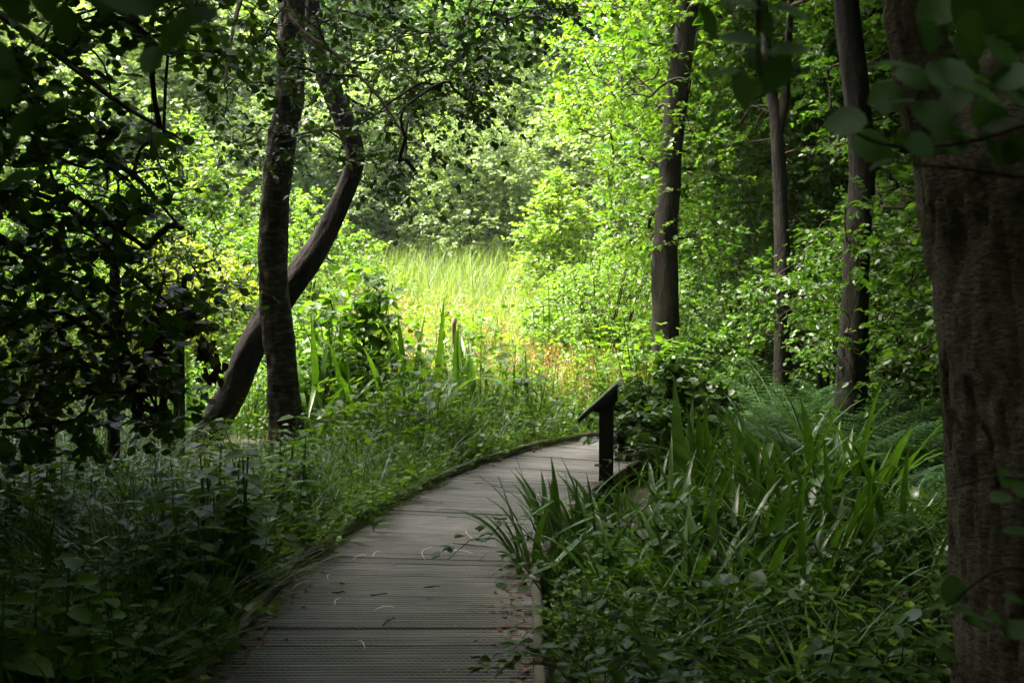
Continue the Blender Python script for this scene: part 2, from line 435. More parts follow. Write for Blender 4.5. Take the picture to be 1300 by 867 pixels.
def path_dist(x, y):
    x = np.asarray(x, float).ravel(); y = np.asarray(y, float).ravel()
    o = np.full(len(x), 9.0)
    for k in range(0, len(x), 20000):
        d = np.hypot(x[k:k + 20000, None] - PATH[None, ::3, 0], y[k:k + 20000, None] - PATH[None, ::3, 1])
        o[k:k + 20000] = d.min(1)
    return o
_t = unit(np.gradient(PATH, axis=0)); _n = np.stack([_t[:, 1], -_t[:, 0]], -1)      # normal to the right
def path_pt(s, off):
    i = min(int(s / .05), len(PATH) - 1)
    return PATH[i] + _n[i] * off, _t[i], _n[i]

def build_boardwalk():
    # bearers under the deck form the parent mesh
    acc = Acc()
    for off in (-.55, 0, .55):
        pts = (PATH + _n * off)[::6]
        p3 = np.c_[pts, np.full(len(pts), -.10)][None]
        V, Fc = tubes(p3, np.full((1, len(pts)), .055), 4, ref=A([0, 0, 1.0]))
        acc.add(V, Fc)
    bw = obj('boardwalk', acc.mesh('boardwalk', M['edge']))
    tag(bw, 'weathered timber boardwalk curving to the right, covered in wire netting', 'boardwalk', kind='structure')
    step = .145
    rng = np.random.default_rng(3)
    n = int((len(PATH) - 1) * .05 / step)
    ng = 4
    for i in range(n):
        s0, s1 = i * step + .004, (i + 1) * step - .004
        jl, jr = rng.normal(0, .008, 2); dz = rng.normal(0, .0015); tw = rng.normal(0, .0012)
        (a, _, _), (b, _, _) = path_pt(s0, -HALF + jl), path_pt(s1, -HALF + jl)
        (c, _, _), (d, _, _) = path_pt(s0, HALF + jr), path_pt(s1, HALF + jr)
        if i: pass
        # profile along the plank width with grooves
        us, zs = [], []
        us += [0, 0]; zs += [-.03, -.003]
        for g in range(ng):
            u0 = (g + .12) / ng; u1 = (g + .62) / ng; u2 = (g + .72) / ng; u3 = (g + 1.02) / ng
            us += [u0, u1, u2, min(u3, .985)]; zs += [0, 0, -.009, -.009]
        us += [1, 1]; zs += [-.006, -.03]
        us = A(us); zs = A(zs)
        cen = np.r_[(a + b + c + d) / 4, 0]
        mid = []
        for e, (p, q) in enumerate(((a, b), (c, d))):
            pts = p[None] * (1 - us[:, None]) + q[None] * us[:, None]
            mid.append(np.c_[pts, zs + dz + (tw if e else -tw)] - cen)
        # an intermediate section with a slight cup
        m0 = (mid[0] + mid[1]) / 2; m0[:, 2] += rng.normal(0, .0015)
        secs = [mid[0], m0, mid[1]]
        V = np.concatenate(secs); k = len(us)
        f = []
        for r in range(2):
            for j in range(k - 1): f.append([r * k + j, (r + 1) * k + j, (r + 1) * k + j + 1, r * k + j + 1])
        # rotate so the local x axis runs along the plank
        ax = unit((c - a)[None])[0]; rz = math.atan2(ax[1], ax[0])
        R = A([[math.cos(-rz), -math.sin(-rz), 0], [math.sin(-rz), math.cos(-rz), 0], [0, 0, 1]])
        V = V @ R.T
        obj('plank', mesh('plank', V, A(f), M['deck']), bw, cen, (0, 0, rz))
    # edge boards (kerb rails) both sides, in straight lengths on small blocks
    for side in (-1, 1):
        s = .1; end = (len(PATH) - 1) * .05 - .3
        k = 0
        while s < end:
            L = min(1.75 if s < 7 else 1.2, end - s)
            (p, _, _), (q, _, _) = path_pt(s, side * (HALF - .035)), path_pt(s + L - .015, side * (HALF - .035))
            v = q - p; ln = np.linalg.norm(v); rz = math.atan2(v[1], v[0])
            hw, h0, h1 = .024, .016, .072 + rng.normal(0, .006)
            nseg = 6; V = []
            for t in range(nseg + 1):
                x = (t / nseg - .5) * ln
                wob = rng.normal(0, .0025, 4)
                V += [[x, -hw, h0], [x, hw, h0], [x, hw + wob[0], h1 - .008], [x, hw - .009 + wob[1], h1 + wob[3] * .5], [x, -hw + .009 + wob[1], h1 + wob[3] * .5], [x, -hw + wob[2], h1 - .008]]
            f = []
            for t in range(nseg):
                for j in range(6): f.append([t * 6 + j, t * 6 + (j + 1) % 6, (t + 1) * 6 + (j + 1) % 6, (t + 1) * 6 + j])
            acc = A(f); V = A(V)
            ends = [[0, 5, 2, 1], [5, 4, 3, 2], [nseg * 6, nseg * 6 + 1, nseg * 6 + 2, nseg * 6 + 5], [nseg * 6 + 5, nseg * 6 + 2, nseg * 6 + 3, nseg * 6 + 4]]
            ob = obj('edge_board', mesh('edge_board', V, np.vstack([acc, A(ends)]), M['edge']), bw, np.r_[(p + q) / 2, 0], (0, 0, rz))
            for e in (-.36, .36):
                bx = A([[x, y, z] for x in (-.05, .05) for y in (-.027, .027) for z in (-.002, .0155)]) + A([e * ln, 0, 0])
                obj('block', mesh('block', bx, A([[0, 1, 3, 2], [4, 6, 7, 5], [0, 4, 5, 1], [2, 3, 7, 6], [1, 5, 7, 3], [0, 2, 6, 4]]), M['edge']), ob)
            s += L
    # hexagonal wire netting stapled over the deck
    cw, chh = .030, .030
    S = min((len(PATH) - 1) * .05, 13.0)
    nu = int(S / chh); nv = int(1.16 / cw)
    si, vi = np.meshgrid(np.arange(nu), np.arange(nv), indexing='ij')
    wid = .58
    def to3(s, off):
        i = np.clip(s / .05, 0, len(PATH) - 2); i0 = i.astype(int); f = (i - i0)[..., None]
        p = PATH[i0] * (1 - f) + PATH[i0 + 1] * f; nn = _n[i0] * (1 - f) + _n[i0 + 1] * f
        q = p + nn * off[..., None]
        return np.concatenate([q, np.full(q.shape[:-1] + (1,), .0045)], -1)
    offx = (vi + .5 * (si % 2)) * cw - wid
    s0 = si * chh
    e = []
    a = (s0, offx); b = (s0 + chh * .38, offx)
    c = (s0 + chh, offx + np.where(si % 2 == 0, .5, .5) * cw - 0); d = (s0 + chh, offx - .5 * cw)
    segs = [(a, b), (b, c), (b, d)]
    P0 = np.concatenate([to3(x[0][0], x[0][1]).reshape(-1, 3) for x in segs]); P1 = np.concatenate([to3(x[1][0], x[1][1]).reshape(-1, 3) for x in segs])
    P0[:, 2] += .003 * vnoise(P0 * 9); P1[:, 2] += .003 * vnoise(P1 * 9)
    dv = unit(P1 - P0); sd_ = np.cross(dv, A([0, 0, 1.0])) * .0011
    m_ = len(P0)
    V = np.stack([P0 - sd_, P0 + sd_, P1 + sd_, P1 - sd_], 1).reshape(-1, 3)
    f = A([[0, 1, 2], [0, 2, 3]])
    FF = (f[None] + (np.arange(m_) * 4)[:, None, None]).reshape(-1, 3)
    tag(obj('wire_netting', mesh('wire_netting', V, FF, M['wire']), bw), kind='stuff')
    # loose selvedge wires along both sides of the netting
    for off in (-.60, .60):
        s = np.arange(0, S, .04)
        q = to3(s, off + .02 * np.sin(s * 2.1 + off) + .012 * np.sin(s * 7))
        q[:, 2] += .004 + .004 * np.sin(s * 13) ** 2
        V, Fc = tubes(q[None], np.full((1, len(q)), .0016), 4)
        obj('edge_wire', mesh('edge_wire', V, Fc, M['wire']), bw)
    return bw
boardwalk = build_boardwalk()
#SECTION_TREES
def G(px, py):
    d = FPX * (EYE + .14) / (py - 370.5)
    p = P(px, py, d); p[2] = gz(p[0], p[1]); return p

def on_ground(x, y): return np.array([x, y, float(gz(x, y))])

def resample(pts, rad, step):
    pts = np.asarray(pts, float); rad = np.asarray(rad, float)
    q = np.vstack([2 * pts[0] - pts[1], pts, 2 * pts[-1] - pts[-2]]); o = []; r = []
    for i in range(1, len(q) - 2):
        a, b, c, d = q[i - 1:i + 3]
        for t in np.linspace(0, 1, 10, endpoint=False):
            o.append(.5 * (2 * b + (c - a) * t + (2 * a - 5 * b + 4 * c - d) * t * t + (3 * b - a - 3 * c + d) * t ** 3))
            r.append(rad[i - 1] * (1 - t) + rad[i] * t)
    o.append(pts[-1]); r.append(rad[-1]); o = A(o); r = A(r)
    s = np.r_[0, np.cumsum(np.linalg.norm(np.diff(o, axis=0), axis=1))]
    u = np.linspace(0, s[-1], max(4, int(s[-1] / step)))
    return np.stack([np.interp(u, s, o[:, k]) for k in range(3)], -1), np.interp(u, s, r)

def trunk_tube(pts, rad, sides=20, step=.07, amp=.1, fa=5.0, fz=1.6, seed=0.0, fissure=0.0, lump=.05):
    p, r = resample(pts, rad, step)
    t = unit(np.gradient(p, axis=0)); a = unit(np.cross(t, A([0.05, 1.0, 0.02]))); b = np.cross(t, a)
    ang = np.arange(sides) / sides * 2 * math.pi
    s = np.arange(len(p)) * step
    C, S_ = np.cos(ang)[None, :], np.sin(ang)[None, :]
    co = np.stack([C * fa * .5 + seed + 0 * s[:, None], S_ * fa * .5 + 0 * s[:, None], (s * fz)[:, None] + 0 * C], -1)
    k = 1 + amp * 1.6 * fbm(co, 4)
    co2 = np.stack([C + seed + 0 * s[:, None], S_ + 0 * s[:, None], (s * .9)[:, None] + 0 * C], -1)
    k = k + lump * 3 * fbm(co2, 2)
    if fissure:
        z0 = s[:, None] + 0 * C; Cx = C + 0 * z0; Sx = S_ + 0 * z0
        wz = z0 + .05 * vnoise(np.stack([Cx * 3, Sx * 3, z0 * 4], -1))
        n1 = np.abs(vnoise(np.stack([Cx * 5.0 + 3, Sx * 5.0, wz * 1.7], -1)))
        n2 = np.abs(vnoise(np.stack([Cx * 9.0 + 8, Sx * 9.0 + 4, wz * 4.0], -1)))
        gate = np.clip(vnoise(np.stack([Cx * 2.2 + 3, Sx * 2.2, z0 * 2.2], -1)) * 3 + .7, .15, 1)
        k = k - fissure * np.clip(1 - n1 * 13, 0, 1) * gate - fissure * .35 * np.clip(1 - n2 * 7, 0, 1)
        k = k + .012 * vnoise(np.stack([Cx * 6, Sx * 6, z0 * 45], -1))
    R = r[:, None] * k
    V = p[:, None, :] + R[:, :, None] * (C[..., None] * a[:, None, :] + S_[..., None] * b[:, None, :])
    m, n = R.shape
    i = (np.arange(m - 1)[:, None] * n + np.arange(n)[None, :]).ravel(); j = (np.arange(m - 1)[:, None] * n + ((np.arange(n) + 1) % n)[None, :]).ravel()
    Fc = np.concatenate([np.stack([i, j, j + n], -1), np.stack([i, j + n, i + n], -1)])
    return V.reshape(-1, 3), Fc

def grow(limbs, att, rng, wander=.10, sag=.06, r_tip=.004, power=.46, cap=.09, kmid=3):
    """limbs: list of (k,3) polylines that branches may leave from; att: (n,3) tips to reach. -> polylines, radii, tips, tip directions"""
    att = np.asarray(att)
    base = np.concatenate(limbs); nb = len(base); n = len(att)
    nodes = np.zeros((nb + n * (kmid + 1), 3)); nodes[:nb] = base
    par = np.full(len(nodes), -1); cnt = np.zeros(len(nodes)); c = nb
    d0 = np.array([np.min(np.linalg.norm(base - a, axis=1)) for a in att])
    order = np.argsort(d0)
    seg = np.zeros((n, kmid + 2), int); dirs = np.zeros((n, 3))
    ts = np.linspace(0, 1, kmid + 2)[1:]
    for q, k in enumerate(order):
        a = att[k]
        v = a - nodes[:c]
        dd = np.linalg.norm(v, axis=1)
        dd = dd + .35 * np.clip(nodes[:c, 2] - a[2], 0, 9)      # prefer to come from below or level
        i = int(np.argmin(dd)); L = max(dd[i], 1e-3)
        s = nodes[i]; side = rng.normal(0, wander, 3) * L
        seg[q, 0] = i; p0 = i
        for z, t in enumerate(ts):
            nodes[c] = s + (a - s) * t + side * math.sin(t * math.pi) + A([0, 0, sag * L * math.sin(t * math.pi)])
            par[c] = p0; p0 = c; seg[q, z + 1] = c; c += 1
        dirs[q] = nodes[c - 1] - nodes[c - 2]
        cnt[c - 1] += 1
    for i in range(c - 1, nb - 1, -1):
        if par[i] >= 0: cnt[par[i]] += cnt[i]
    rad = np.minimum(r_tip * np.maximum(cnt, 1) ** power, cap)
    R = rad[seg]; R[:, 0] = np.minimum(R[:, 1] * 1.15, R[:, 0] if nb == 0 else R[:, 1] * 1.15)
    return nodes[seg], R, att[order], unit(dirs)

def sprays(tips, dirs, rng, m=4, L=.35, q=8, size=.06, droop=.15, spread=.8, tpl=LEAF4, twig_r=.0022, twigs=True, updown=.35, flat=.55):
    n = len(tips); T = n * m
    base = np.repeat(tips, m, 0); d = np.repeat(dirs, m, 0)
    d = unit(d * .7 + rng.normal(0, spread, (T, 3)) * A([1, 1, .6]) + A([0, 0, updown - .25]))
    ln = L * rng.uniform(.5, 1.3, T)
    acc = Acc(); tw = Acc()
    t = rng.uniform(.12, 1.02, (T, q)); t.sort(axis=1)
    pos = base[:, None, :] + d[:, None, :] * (ln[:, None] * t)[:, :, None] - A([0, 0, 1.0]) * (droop * ln[:, None] * t ** 2)[:, :, None]
    sgn = np.where(np.arange(q) % 2 == 0, 1.0, -1.0)
    side = unit(np.cross(d, A([0, 0, 1.0])) + 1e-4)
    ld = d[:, None, :] * .55 + side[:, None, :] * sgn[None, :, None] * .8 + rng.normal(0, .35, (T, q, 3)) - A([0, 0, .28])
    nr = A([0, 0, 1.0]) + rng.normal(0, flat, (T, q, 3))
    sz = size * rng.uniform(.55, 1.25, T * q)
    tr = np.repeat(rng.random(T), q) * .45 + rng.random(T * q) * .55
    V, Fc, R = leaves(pos.reshape(-1, 3), ld.reshape(-1, 3), nr.reshape(-1, 3), sz, tpl, tr)
    acc.add(V, Fc, R)
    if twigs:
        tt = np.array([0, .5, 1.0])
        tp = base[:, None, :] + d[:, None, :] * (ln[:, None] * tt)[:, :, None] - A([0, 0, 1.0]) * (droop * ln[:, None] * tt ** 2)[:, :, None]
        V, Fc = tubes(tp, np.repeat(A([[1, .8, .4]]) * twig_r, T, 0), 3)
        tw.add(V, Fc)
    return acc, tw

def px_box(rng, boxes):
    """points in 3D boxes given as (x0,x1,y0,y1,d0,d1,n): photo window and depth range"""
    o = []
    for x0, x1, y0, y1, d0, d1, n in boxes:
        for k in range(n): o.append(P(rng.uniform(x0, x1), rng.uniform(y0, y1), rng.uniform(d0, d1)))
    return A(o)

def ellipsoids(rng, lobes, shell=.55):
    o = []
    for cx, cy_, cz, rx, ry, rz, n in lobes:
        v = unit(rng.normal(0, 1, (n, 3))); r = (shell + (1 - shell) * rng.random(n)) ** (1 / 1.6)
        o.append(A([cx, cy_, cz]) + v * r[:, None] * A([rx, ry, rz]))
    return np.concatenate(o)

def px_line(rows, d, wscale=1.0, dtop=None):
    """trunk axis from rows (y, cx, w): photo centre and width in pixels at depth d -> world points, radii (bottom first)"""
    rows = sorted(rows, key=lambda r: -r[0]); n = len(rows)
    ds = np.linspace(d, dtop if dtop else d, n)
    pts = A([P(cx, y, dd) for (y, cx, w_), dd in zip(rows, ds)])
    rad = A([w_ / FPX * dd / 2 * wscale for (y, cx, w_), dd in zip(rows, ds)])
    g = float(gz(pts[0, 0], pts[0, 1])) - .05
    if pts[0, 2] > g + .12:
        v = pts[0] - pts[1]; v = v / abs(v[2]) * (pts[0, 2] - g)
        pts = np.vstack([pts[0] + v * A([.6, .6, 1]), pts]); rad = np.r_[rad[0] * 1.3, rad]
    return pts, rad

def make_tree(name, label, cat, trunks, att, leafm, barkm, rng, group=None, tk=None, spray=None, gk=None, extra_limbs=(), twig_mat=None, trunk_name='trunk', crown_name='crown', from_z=1.6, upper=None):
    """trunks: list of (pts, rad). att: tips."""
    tk = tk or {}; gk = gk or {}; spray = spray or {}
    b = trunks[0][0][0].copy(); b[2] = float(gz(b[0], b[1]))
    root = empty(name, b, label, cat, group)
    limbs = []
    for i, (p, r) in enumerate(trunks):
        V, Fc = trunk_tube(p - b, r, **{**tk, 'seed': i * 3.7 + b[0]})
        obj(trunk_name, mesh(trunk_name, V, Fc, barkm, smooth=True), root)
        q, _ = resample(p - b, r, .25); q = q[q[:, 2] > from_z]
        if len(q): limbs.append(q)
    ac = Acc()
    for p, r in extra_limbs:
        V, Fc = trunk_tube(p - b, r, sides=7, step=.12, amp=.12, lump=.03, seed=p[0, 0])
        ac.add(V, Fc); limbs.append(resample(p - b, r, .2)[0])
    if len(att):
        na = len(att); al = np.asarray(att) if upper is None else np.vstack([att, upper])
        seg, R, tips, dirs = grow(limbs, al - b, rng, **gk)
        V, Fc = tubes(seg, R, 4); ac.add(V, Fc)
        lowm = np.ones(len(tips), bool) if upper is None else (np.abs(tips[:, None, :] - (np.asarray(upper) - b)[None]).sum(-1).min(1) > 1e-6)
        lv, tw = sprays(tips[lowm], dirs[lowm], rng, **spray)
        if upper is not None:
            l2, _ = sprays(tips[~lowm], dirs[~lowm], rng, **{**spray, 'size': spray['size'] * 1.5, 'tpl': LEAF2, 'twigs': False, 'L': .45})  # unseen upper crown: leaves enlarged beyond the tree's own to block more light
            lv.add(l2.V[0], l2.F[0], l2.R[0])
        if tw.V: ac.add(tw.V[0], tw.F[0])
        obj(crown_name, lv.mesh(crown_name, leafm), root)
    if ac.V: obj('branches', ac.mesh('branches', twig_mat or M['twig'], smooth=True), root)
    return root

# ---------------------------------------------------------------- the pair of trees left of the boardwalk
rng = np.random.default_rng(21)
t1 = px_line([(592, 366, 56), (540, 363, 45), (470, 357, 40), (400, 350, 39), (330, 347, 37), (250, 350, 35), (180, 357, 36), (130, 367, 37), (60, 369, 34), (0, 371, 33), (-150, 376, 28), (-350, 385, 20), (-550, 380, 12)], 11.8)
def limb(rows, d0, d1, w0, w1):
    pts = A([P(x, y, d0 + (d1 - d0) * i / (len(rows) - 1)) for i, (x, y) in enumerate(rows)])
    return pts, np.linspace(w0, w1, len(rows))
lim = [limb([(372, -120), (330, -60), (300, 20), (285, 110)], 11.8, 10.0, .045, .010),
       limb([(372, -160), (440, -110), (540, -70), (660, -40)], 11.8, 9.5, .05, .012),
       limb([(356, -60), (370, 25), (430, 72), (482, 125), (515, 175)], 10.6, 9.2, .03, .007),
       limb([(371, -40), (352, -20), (356, 0)], 11.8, 10.6, .05, .03),
       limb([(378, -250), (480, -220), (600, -200)], 11.8, 8.5, .05, .012),
       limb([(378, -250), (300, -230), (200, -180)], 11.8, 10, .05, .012)]
att = px_box(rng, [(230, 700, -60, 45, 8.6, 12.5, 75), (330, 660, 30, 110, 9, 12.5, 52), (240, 345, 30, 190, 10, 12.5, 30), (455, 620, 90, 175, 9, 12, 26),
                   (475, 570, 170, 245, 9.2, 11.5, 9), (600, 760, -60, 30, 9, 12, 22), (290, 460, 150, 205, 10, 12, 12), (560, 640, 90, 150, 9.5, 11.5, 8)])
top = ellipsoids(rng, [(-2.6, 11.0, 7.2, 3.2, 3.4, 2.6, 430), (-.2, 8.4, 6.6, 3.0, 2.6, 1.6, 270), (-4.5, 9, 6.4, 2.6, 3, 2, 260)], .3)
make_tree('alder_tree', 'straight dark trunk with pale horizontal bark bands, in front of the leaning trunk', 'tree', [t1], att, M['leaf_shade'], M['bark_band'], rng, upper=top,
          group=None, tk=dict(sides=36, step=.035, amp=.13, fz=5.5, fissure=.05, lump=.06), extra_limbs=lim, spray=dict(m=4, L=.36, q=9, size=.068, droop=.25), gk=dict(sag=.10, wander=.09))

t2 = px_line([(548, 266, 58), (500, 292, 54), (450, 315, 50), (405, 340, 50), (370, 363, 50), (330, 392, 46), (300, 411, 41), (260, 431, 35), (220, 447, 36), (195, 451, 38), (150, 436, 38), (100, 414, 35), (55, 400, 32), (0, 396, 29), (-200, 400, 22)], 12.9, .70)
att = px_box(rng, [(380, 520, 60, 215, 13.1, 14.2, 24), (480, 600, 20, 120, 12.8, 14, 16)])
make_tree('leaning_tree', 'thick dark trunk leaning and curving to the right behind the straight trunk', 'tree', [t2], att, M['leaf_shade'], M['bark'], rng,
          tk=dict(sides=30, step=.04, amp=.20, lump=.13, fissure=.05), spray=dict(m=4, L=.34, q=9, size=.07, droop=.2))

# ---------------------------------------------------------------- dark leafy tree at the left edge
rng = np.random.default_rng(22)
base = on_ground(-4.3, 6.4)
tl = (A([base, base + A([.1, .05, 1.2]), base + A([.0, .2, 2.6]), base + A([.3, .3, 4.4]), base + A([.4, .3, 7])]), A([.16, .13, .12, .09, .04]))
lim = [limb([(-160, 60), (60, 170), (160, 215), (230, 290)], 6.3, 5.6, .035, .005),
       limb([(-160, 200), (40, 330), (150, 430), (200, 520)], 6.3, 5.6, .035, .006),
       limb([(-120, -60), (60, 60), (150, 130), (235, 180)], 6.4, 5.4, .03, .004),
       limb([(-150, 220), (60, 250), (165, 345), (265, 425)], 6.3, 5.8, .022, .004)]
att = px_box(rng, [(-140, 110, -60, 250, 4.6, 7.6, 50), (-140, 110, 240, 420, 4.7, 7.4, 44), (-120, 95, 400, 570, 4.8, 7.2, 40), (90, 215, 120, 330, 5, 7, 17), (100, 190, 320, 560, 5.2, 7, 17),
                   (90, 300, -70, 80, 4.8, 7, 36), (195, 250, 360, 420, 5.6, 6.2, 6), (180, 250, 480, 540, 5.6, 6.6, 5)])
top = ellipsoids(rng, [(-4.6, 6, 6.2, 2.8, 3.2, 2.4, 330), (-3.2, 3.4, 5.4, 2.2, 2.4, 1.5, 200), (-1.7, 6.3, 6.3, 2.4, 2.6, 1.5, 190)], .3)
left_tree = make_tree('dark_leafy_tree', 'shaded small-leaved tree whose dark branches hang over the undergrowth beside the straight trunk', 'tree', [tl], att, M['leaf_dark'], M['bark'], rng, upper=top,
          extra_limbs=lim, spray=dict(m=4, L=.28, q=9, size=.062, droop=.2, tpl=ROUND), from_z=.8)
# the leaves of that tree that show largest are single leaves
lm = [mesh('leaf', *(lambda r: (r[0], r[1]))(leaves(np.zeros((1, 3)), A([[0, 1.0, 0]]), A([[0, 0, 1.0]]), A([1.0]), ROUND, A([0.]))[:2]), M['leaf_dark'], rnd=np.full(8, v)) for v in (.1, .5, .9)]
lb = A(left_tree.location)
cl = px_box(rng, [(40, 230, 330, 560, 5.0, 5.6, 34), (0, 200, 60, 330, 4.4, 5.2, 22), (170, 265, 350, 420, 5.4, 5.8, 9)])
cnt = 0
twa = Acc()
for c in cl:
    dv = unit(rng.normal(0, 1, (1, 3)) * A([1, .6, .3]) - A([0, 0, .25]))[0]
    if cnt >= 280: break
    for k in range(4):
        p = c + dv * (.05 * k)
        e = Vector(tuple(dv * .4 + A([rng.normal(0, .7), rng.normal(0, .5), rng.normal(-.35, .35)])))
        o = obj('leaf', lm[cnt % 3], left_tree, p - lb, e.to_track_quat('Y', 'Z').to_euler(), float(rng.uniform(.05, .085))); cnt += 1
    tp = A([c - dv * .12 + A([0, 0, .04]), c + dv * .08, c + dv * .17]) - lb
    V, Fc = tubes(tp[None], A([[.002, .0016, .001]]), 3); twa.add(V, Fc)
tag(obj('twigs', twa.mesh('twigs', M['twig']), left_tree), kind='stuff')

# slim stems under the dark tree
for (x, y0, y1, w_, d_, lab) in ((146, 330, 548, 14, 9.0, 'slim brown stem standing behind the hanging withered leaves'), (229, 400, 545, 14, 11.5, 'slim brown stem left of the leaning trunk foot'), (60, 440, 640, 22, 8.2, 'dark slim trunk rising under the shaded small-leaved tree')):
    p, r = px_line([(y0 - 50, x + 6, w_ * .5), (y0, x, w_ * .8), (y1, x - 2, w_ * 1.1)], d_)
    a_ = ellipsoids(rng, [(p[-1][0], p[-1][1], p[-1][2] + .2, .8, .8, .7, 40)], .2)
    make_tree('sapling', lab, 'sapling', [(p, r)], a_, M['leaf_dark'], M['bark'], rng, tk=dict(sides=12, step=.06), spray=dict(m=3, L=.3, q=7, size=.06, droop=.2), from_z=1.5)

# ---------------------------------------------------------------- trees on the right
rng = np.random.default_rng(23)
t3 = px_line([(480, 842, 38), (400, 845, 34), (300, 846, 30), (200, 852, 28), (100, 862, 28), (0, 874, 26), (-200, 890, 22), (-420, 900, 10)], 15.0)
att = px_box(rng, [(705, 880, 40, 170, 14.3, 17, 110), (770, 900, 160, 330, 14.6, 17, 100), (700, 900, -60, 40, 14, 17, 70), (880, 960, -40, 320, 14, 17.5, 70)])
top = ellipsoids(rng, [(3.0, 14.5, 7.4, 2.6, 2.8, 2.2, 200)], .3)
make_tree('edge_tree', 'tree with bright yellow-green leaves at the meadow edge, its trunk behind the lectern', 'tree', [t3], np.vstack([att, top]), M['leaf_bright'], M['bark'], rng,
          tk=dict(sides=22, step=.06, amp=.14), spray=dict(m=4, L=.36, q=9, size=.075, droop=.2), from_z=1.8)
t4 = px_line([(450, 993, 21), (350, 994, 20), (280, 992, 18), (200, 988, 17), (150, 985, 16), (110, 978, 13), (60, 973, 11), (-60, 965, 9), (-250, 950, 5)], 13.5)
t4b = (A([P(988, 165, 13.5), P(996, 130, 13.45), P(999, 80, 13.4), P(1003, 10, 13.3), P(1010, -120, 13.2)]), A([.07, .055, .045, .04, .025]))
att = px_box(rng, [(890, 1060, -60, 200, 13.6, 16, 100), (900, 1060, 180, 380, 13.9, 16, 40)])
top = ellipsoids(rng, [(3.8, 12.0, 6.6, 2.4, 2.6, 1.8, 260), (2.6, 11.4, 7.0, 2.0, 2.0, 1.4, 170)], .3)
make_tree('forked_tree', 'thin dark trunk that forks in two high up, between two thicker trunks', 'tree', [t4, t4b], att, M['leaf_mid'], M['bark'], rng, upper=top,
          tk=dict(sides=16, step=.06, amp=.14), spray=dict(m=4, L=.34, q=9, size=.07, droop=.2), from_z=1.6)
t5 = px_line([(470, 1083, 40), (400, 1085, 34), (300, 1090, 32), (220, 1095, 31), (120, 1088, 33), (50, 1080, 31), (0, 1075, 29), (-200, 1060, 25), (-480, 1040, 14)], 11.0)
att = px_box(rng, [(1030, 1260, -80, 200, 11.3, 14, 100), (1100, 1230, 180, 400, 11.5, 14, 50)])
top = ellipsoids(rng, [(3.8, 8.2, 6.2, 2.8, 3.2, 1.9, 440), (2.6, 10.2, 6.9, 1.8, 2.0, 1.4, 110)], .3)
make_tree('birch_tree', 'straight brown trunk rising from bracken next to the thin forked trunk', 'tree', [t5], att, M['leaf_mid'], M['bark'], rng, upper=top,
          tk=dict(sides=24, step=.05, amp=.12), spray=dict(m=4, L=.34, q=9, size=.072, droop=.2), from_z=1.8)

# the big trunk close by, forking
rng = np.random.default_rng(24)
t6 = px_line([(1100, 1350, 300), (900, 1345, 262), (700, 1325, 226), (500, 1312, 218), (350, 1303, 222), (250, 1292, 235), (180, 1285, 225), (110, 1320, 160), (0, 1360, 140), (-150, 1390, 125), (-400, 1410, 100), (-800, 1420, 60)], 3.6)
t6b = (A([P(1262, 290, 3.62), P(1228, 205, 3.6), P(1190, 130, 3.58), P(1168, 60, 3.56), P(1158, 0, 3.55), P(1150, -200, 3.5), P(1120, -500, 3.4), P(1080, -900, 3.3)]), A([.20, .16, .115, .088, .082, .075, .065, .04]))
top = ellipsoids(rng, [(1.6, 3.6, 6.4, 3.2, 3.4, 2.2, 340), (.2, 5.4, 5.9, 2.6, 2.4, 1.2, 190), (3.8, 5.2, 5.6, 2.4, 2.6, 1.8, 240), (-1.0, 2.4, 6.1, 2.2, 2.2, 1.3, 120)], .3)
make_tree('big_alder_tree', 'massive furrowed brown trunk forking behind large round leaves', 'tree', [t6, t6b], top[:6], M['leaf_dark'], M['bark_big'], rng, upper=top[6:],
          tk=dict(sides=160, step=.015, amp=.045, fa=9, fz=7, fissure=.12, lump=.025), spray=dict(m=4, L=.42, q=9, size=.085, droop=.2, twigs=False), from_z=3.0)

